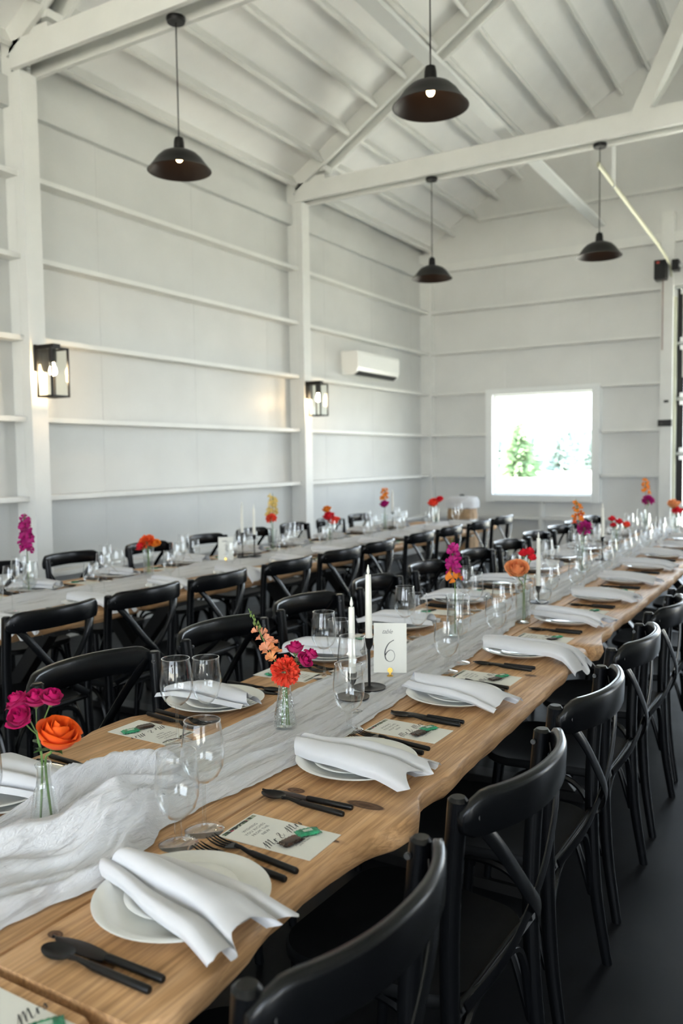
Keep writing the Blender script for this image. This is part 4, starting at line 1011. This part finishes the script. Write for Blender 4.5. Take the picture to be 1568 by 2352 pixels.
# lantern-wall row
b = simple_vase(-3.745, 2.965, 'clear vase with tall magenta stock at the camera end of lantern row')
spike('tall magenta stock flower spike at the camera end of lantern row', [('petal_purple', .50, .93, 24)], off(b, .0, .01), off(b, .0, .15), off(b, -.008, .43), 4, .036, name='stock_stem')
b = simple_vase(-3.563, 3.694, 'clear vase with round orange carnation cluster, lantern row')
carnation('round orange carnation in clear vase, lantern row', 'petal_orange', off(b, .0, .01), off(b, .0, .15), off(b, -.008, .205), .05, (0, -.4, 1), 3, n=36)
rose_flower('small red rose tucked under the round orange carnation', 'petal_red', off(b, -.008, .01), off(b, -.004, .15), off(b, -.038, .172, -.02), .03, (-.4, -.4, .7), 8, False, 2)
rose_flower('small amber rose beside the round orange carnation', 'petal_amber', off(b, .008, .01), off(b, .004, .15), off(b, .045, .188), .03, (.5, -.3, .8), 8, False, 8)
b = simple_vase(-3.617, 5.068, 'clear vase with pale yellow snapdragon and coral carnation, lantern row')
spike('pale yellow snapdragon above a coral carnation, lantern row', [('petal_yellow', .58, .94, 20)], off(b, .004, .01), off(b, .003, .15), off(b, .004, .44), 8, .036, name='snapdragon_stem', snap=True)
carnation('coral carnation below the pale yellow snapdragon', 'petal_coral', off(b, -.006, .01), off(b, -.004, .15), off(b, -.012, .255, -.02), .042, (0, -.4, 1), 6, n=30)
b = simple_vase(-3.649, 5.937, 'clear vase with red, coral and orange roses, lantern row')
for i, (lb, mt, dx, dz, r) in enumerate((('red rose in the red and orange vase, lantern row', 'petal_red', -.008, .20, .045), ('coral rose lowest in the red and orange vase', 'petal_coral', .036, .165, .045), ('amber rose topmost in the red and orange vase', 'petal_amber', -.022, .26, .035))):
    rose_flower(lb, mt, off(b, .004*i-.004, .01), off(b, .003*i-.003, .15), off(b, dx, dz, -.02), r, (0, -.5, 1), 9, False, i+2)
b = simple_vase(-3.70, 7.037, 'clear vase with amber spike and magenta rose, lantern row')
spike('amber snapdragon above a magenta rose, lantern row', [('petal_amber', .66, .96, 11)], off(b, .0, .01), off(b, .0, .15), off(b, .0, .42), 2, .036, name='snapdragon_stem', snap=True)
rose_flower('dark magenta rose below the amber snapdragon, lantern row', 'petal_purple', off(b, .006, .01), off(b, .003, .15), off(b, -.006, .255, -.02), .042, (0, -.5, 1), 9, False, 4)
b = simple_vase(-3.56, 7.92, 'clear vase with coral and red roses near the barrel')
rose_flower('coral rose near the barrel end of lantern row', 'petal_coral', off(b, 0, .01), off(b, 0, .15), off(b, -.03, .21), .055, (0, -.5, 1), 9, False, 4)
rose_flower('small red rose beside the coral rose near the barrel', 'petal_red', off(b, .006, .01), off(b, .004, .15), off(b, .04, .25), .04, (.2, -.3, 1), 8, False, 5)

# ---------------------------------------------------------------- candles, number cards
def candle(x, y, stem_h, label_s, label_c, cl=.205, plate=.048):
    z = vz(x, y)
    t = thing('candlestick', label_s, 'candlestick', (x, y, z), 0, 'black candlesticks')
    MB().lathe([(.001, 0), (plate*.8, 0), (plate, .004), (plate+.001, .007), (plate*.92, .006), (plate*.3, .0055), (.006, .010), (.001, .012)], 36).build('base', 'black_metal', t)
    MB().tube([(0, 0, .006), (0, 0, stem_h)], .0042, 10).build('stem', 'black_metal', t)
    MB().lathe([(.001, stem_h-.012), (.006, stem_h-.008), (.0125, stem_h+.006), (.0135, stem_h+.026), (.0115, stem_h+.026), (.0105, stem_h+.010), (.001, stem_h+.010)], 20).build('cup', 'black_metal', t)
    c = thing('taper_candle', label_c, 'candle', (x, y, z+stem_h+.011), 0, 'white taper candles')
    MB().lathe([(.001, 0), (.0110, 0), (.0105, .05), (.0085, cl-.004), (.0075, cl), (.001, cl-.002)], 18).build('taper', 'wax', c)
    MB().lathe([(.001, cl-.002), (.0022, cl), (.0045, cl+.006), (.0048, cl+.011), (.003, cl+.02), (.001, cl+.029)], 10).build('flame_tip', 'wax', c)
candle(-1.183, 2.140, .130, 'tall black candlestick in front of the number 6 card', 'taller white taper candle in front of the number 6 card')
candle(-1.178, 2.030, .050, 'short black candlestick next to the taller one by number 6', 'lower white taper candle on the short candlestick by number 6')
candle(-1.185, 3.80, .055, 'short black candlestick beside the peach rose vase', 'lone white taper candle beside the peach rose vase', .24)
candle(-1.30, 5.55, .13, 'black candlestick behind the orange snapdragon, centre row', 'white taper candle behind the orange snapdragon, centre row')
candle(-3.59, 4.66, .15, 'black candlestick closest to the number 3 card', 'white taper candle closest to the number 3 card')
candle(-3.545, 4.74, .13, 'black candlestick second from the number 3 card', 'white taper candle second from the number 3 card')
candle(-3.70, 7.20, .15, 'black candlestick beside the amber and magenta vase', 'white taper candle beside the amber and magenta vase')
def number_card(x, y, digit, label, rot, lean=.12):
    z = vz(x, y)
    t = thing('table_number_card', label, 'sign', (x, y, z), rot)
    mt = Matrix.Rotation(-lean, 4, 'X')
    MB().box(-.052, .052, -.0006, .0006, .012, .168).xform(mt).build('paper', 'card', t, 0)
    m = MB()
    if digit == '6':
        stroke(m, [(.012, .115), (-.004, .104), (-.014, .086), (-.0165, .070), (-.013, .054), (-.002, .047), (.010, .052), (.0145, .066), (.010, .079), (.0, .083), (-.010, .076), (-.0155, .066)], .0012, .0034)
    else:
        stroke(m, [(-.012, .108), (-.004, .115), (.008, .112), (.011, .100), (.004, .087), (-.004, .084)], .0014, .0034)
        stroke(m, [(-.004, .084), (.008, .081), (.014, .068), (.009, .053), (-.003, .047), (-.013, .052)], .0014, .0034)
    m.xform(mt @ Matrix.Translation((0, -.0011, 0)) @ Matrix.Rotation(PI/2, 4, 'X')); m.build('numeral', 'ink', t, 0)
    me = text_mesh('table', .020, 0, 0, 0, 'ink_grey', 0, .5, .9, .95); me.transform(mt @ Matrix.Translation((-.010, -.0011, .141)) @ Matrix.Rotation(PI/2, 4, 'X')); link('lettering', me, t)
    hold = thing('card_stand', f'small gold card stand gripping the card reading {"six" if digit == "6" else "three"}', 'stand', (x, y, z), rot)
    MB().lathe([(.001, 0), (.0105, 0), (.0105, .003), (.004, .007), (.003, .012), (.001, .013)], 16).build('base', 'gold', hold)
    for yy in (-.0035-.002, .002-.001): MB().lathe([(.001, -.0015), (.0085, -.0015), (.0085, .0015), (.001, .0015)], 14).xform(mt @ Matrix.Translation((0, yy, .020)) @ Matrix.Rotation(PI/2, 4, 'X')).build('disc', 'gold', hold)
number_card(-1.193, 2.295, '6', 'cream table card with large numeral 6 behind the candlesticks', .42)
number_card(-3.535, 4.40, '3', 'cream table card with numeral 3 on the lantern-wall row', .5)

# ---------------------------------------------------------------- barrel
br = thing('oak_barrel', 'upright oak barrel topped with white cloth in the room corner', 'barrel', (-4.02, 9.75, 0))
ns = 18; H = .88
def brad(z): t = (z/H-.5)*2; return .205 - .035*t*t + .0
for k in range(ns):
    a0, a1 = 2*PI*k/ns+.008, 2*PI*(k+1)/ns-.008; m = MB(); lv = 7; V = []
    for i in range(lv+1):
        z = H*i/lv; r = brad(z)
        V += [(r*math.cos(a0), r*math.sin(a0), z), (r*math.cos(a1), r*math.sin(a1), z), ((r-.02)*math.cos(a1), (r-.02)*math.sin(a1), z), ((r-.02)*math.cos(a0), (r-.02)*math.sin(a0), z)]
    m.add(V, [(4*i+j, 4*i+(j+1) % 4, 4*i+4+(j+1) % 4, 4*i+4+j) for i in range(lv) for j in range(4)]+[(0, 1, 2, 3), (4*lv+3, 4*lv+2, 4*lv+1, 4*lv)])
    m.build('stave', 'oak_barrel', br, 0)
for z in (.05, .22, .66, .83):
    r = brad(z)+.003; MB().lathe([(r-.002, z-.02), (r+.001, z-.02), (r+.001, z+.02), (r-.002, z+.02)], 36).build('hoop', 'hoop_steel', br)
MB().lathe([(.001, .86), (.17, .86), (.17, .875), (.001, .875)], 36).build('head', 'oak_barrel', br)
m = MB()
def clothf(a, b):
    q = b*2*PI; r = .21*min(1, a*1.25); z = .925 + .035*math.cos(a*1.5)+.014*nz(math.cos(q)*3, math.sin(q)*3, a*4)
    if a > .72: z -= (a-.72)*.38; r += .006*math.sin(q*9)
    return (r*math.cos(q), r*math.sin(q), z)
m.grid(clothf, 14, 48)
tag(m.build('barrel_cloth', 'linen', None, 180, (-4.02, 9.75, 0)), 'crumpled white cloth covering the oak barrel top', 'cloth')
kn = thing('bottle_stopper', 'small dark stopper lying on the white barrel cloth', 'stopper', (-4.02, 9.75, .965)); MB().lathe([(.001, 0), (.03, 0), (.034, .012), (.02, .02), (.001, .022)], 16).build('cap', 'black_metal', kn)

# ================================================================ OUTSIDE
struct(MB().box(-160, 160, -90, 240, -.6, -.16).build('field_ground', 'dry_field', smooth=0))
def conifer(label, x, y, h, r, mat, seed, name='fir_tree'):
    t = thing(name, label, 'tree', (x, y, -.2)); rr = random.Random(seed)
    MB().tube([(0, 0, 0), (0, 0, h*.95)], [h*.018, h*.003], 8).build('trunk', 'bark', t)
    m = MB(); n = int(260+h*40)
    for i in range(n):
        u = (i+.5)/n; z = h*(.08+.92*u); L_ = r*(1-u)**.8*rr.uniform(.6, 1.12)+.12; a = rr.uniform(0, 2*PI); d = Vector((math.cos(a), math.sin(a), rr.uniform(-.45, .1))); sd_ = Vector((-d.y, d.x, 0))
        w = L_*.13+.03; p = Vector((0, 0, z)); e = p+d*L_; mid = p+d*L_*.55
        m.add([p, mid+sd_*w+Vector((0, 0, -.12*L_)), e, mid-sd_*w+Vector((0, 0, -.12*L_)), mid+Vector((0, 0, .10*L_))], [(0, 1, 4), (1, 2, 4), (2, 3, 4), (3, 0, 4)])
    m.build('foliage', mat, t, 0)
def wpos(px, dist):                                                 # spot on the field behind the window
    return (px*dist/11.65, dist)
conifer('tall light green fir standing in the field behind the window', -3.93/11.65*62, 62, 4.9, 1.9, 'fir_foliage', 1)
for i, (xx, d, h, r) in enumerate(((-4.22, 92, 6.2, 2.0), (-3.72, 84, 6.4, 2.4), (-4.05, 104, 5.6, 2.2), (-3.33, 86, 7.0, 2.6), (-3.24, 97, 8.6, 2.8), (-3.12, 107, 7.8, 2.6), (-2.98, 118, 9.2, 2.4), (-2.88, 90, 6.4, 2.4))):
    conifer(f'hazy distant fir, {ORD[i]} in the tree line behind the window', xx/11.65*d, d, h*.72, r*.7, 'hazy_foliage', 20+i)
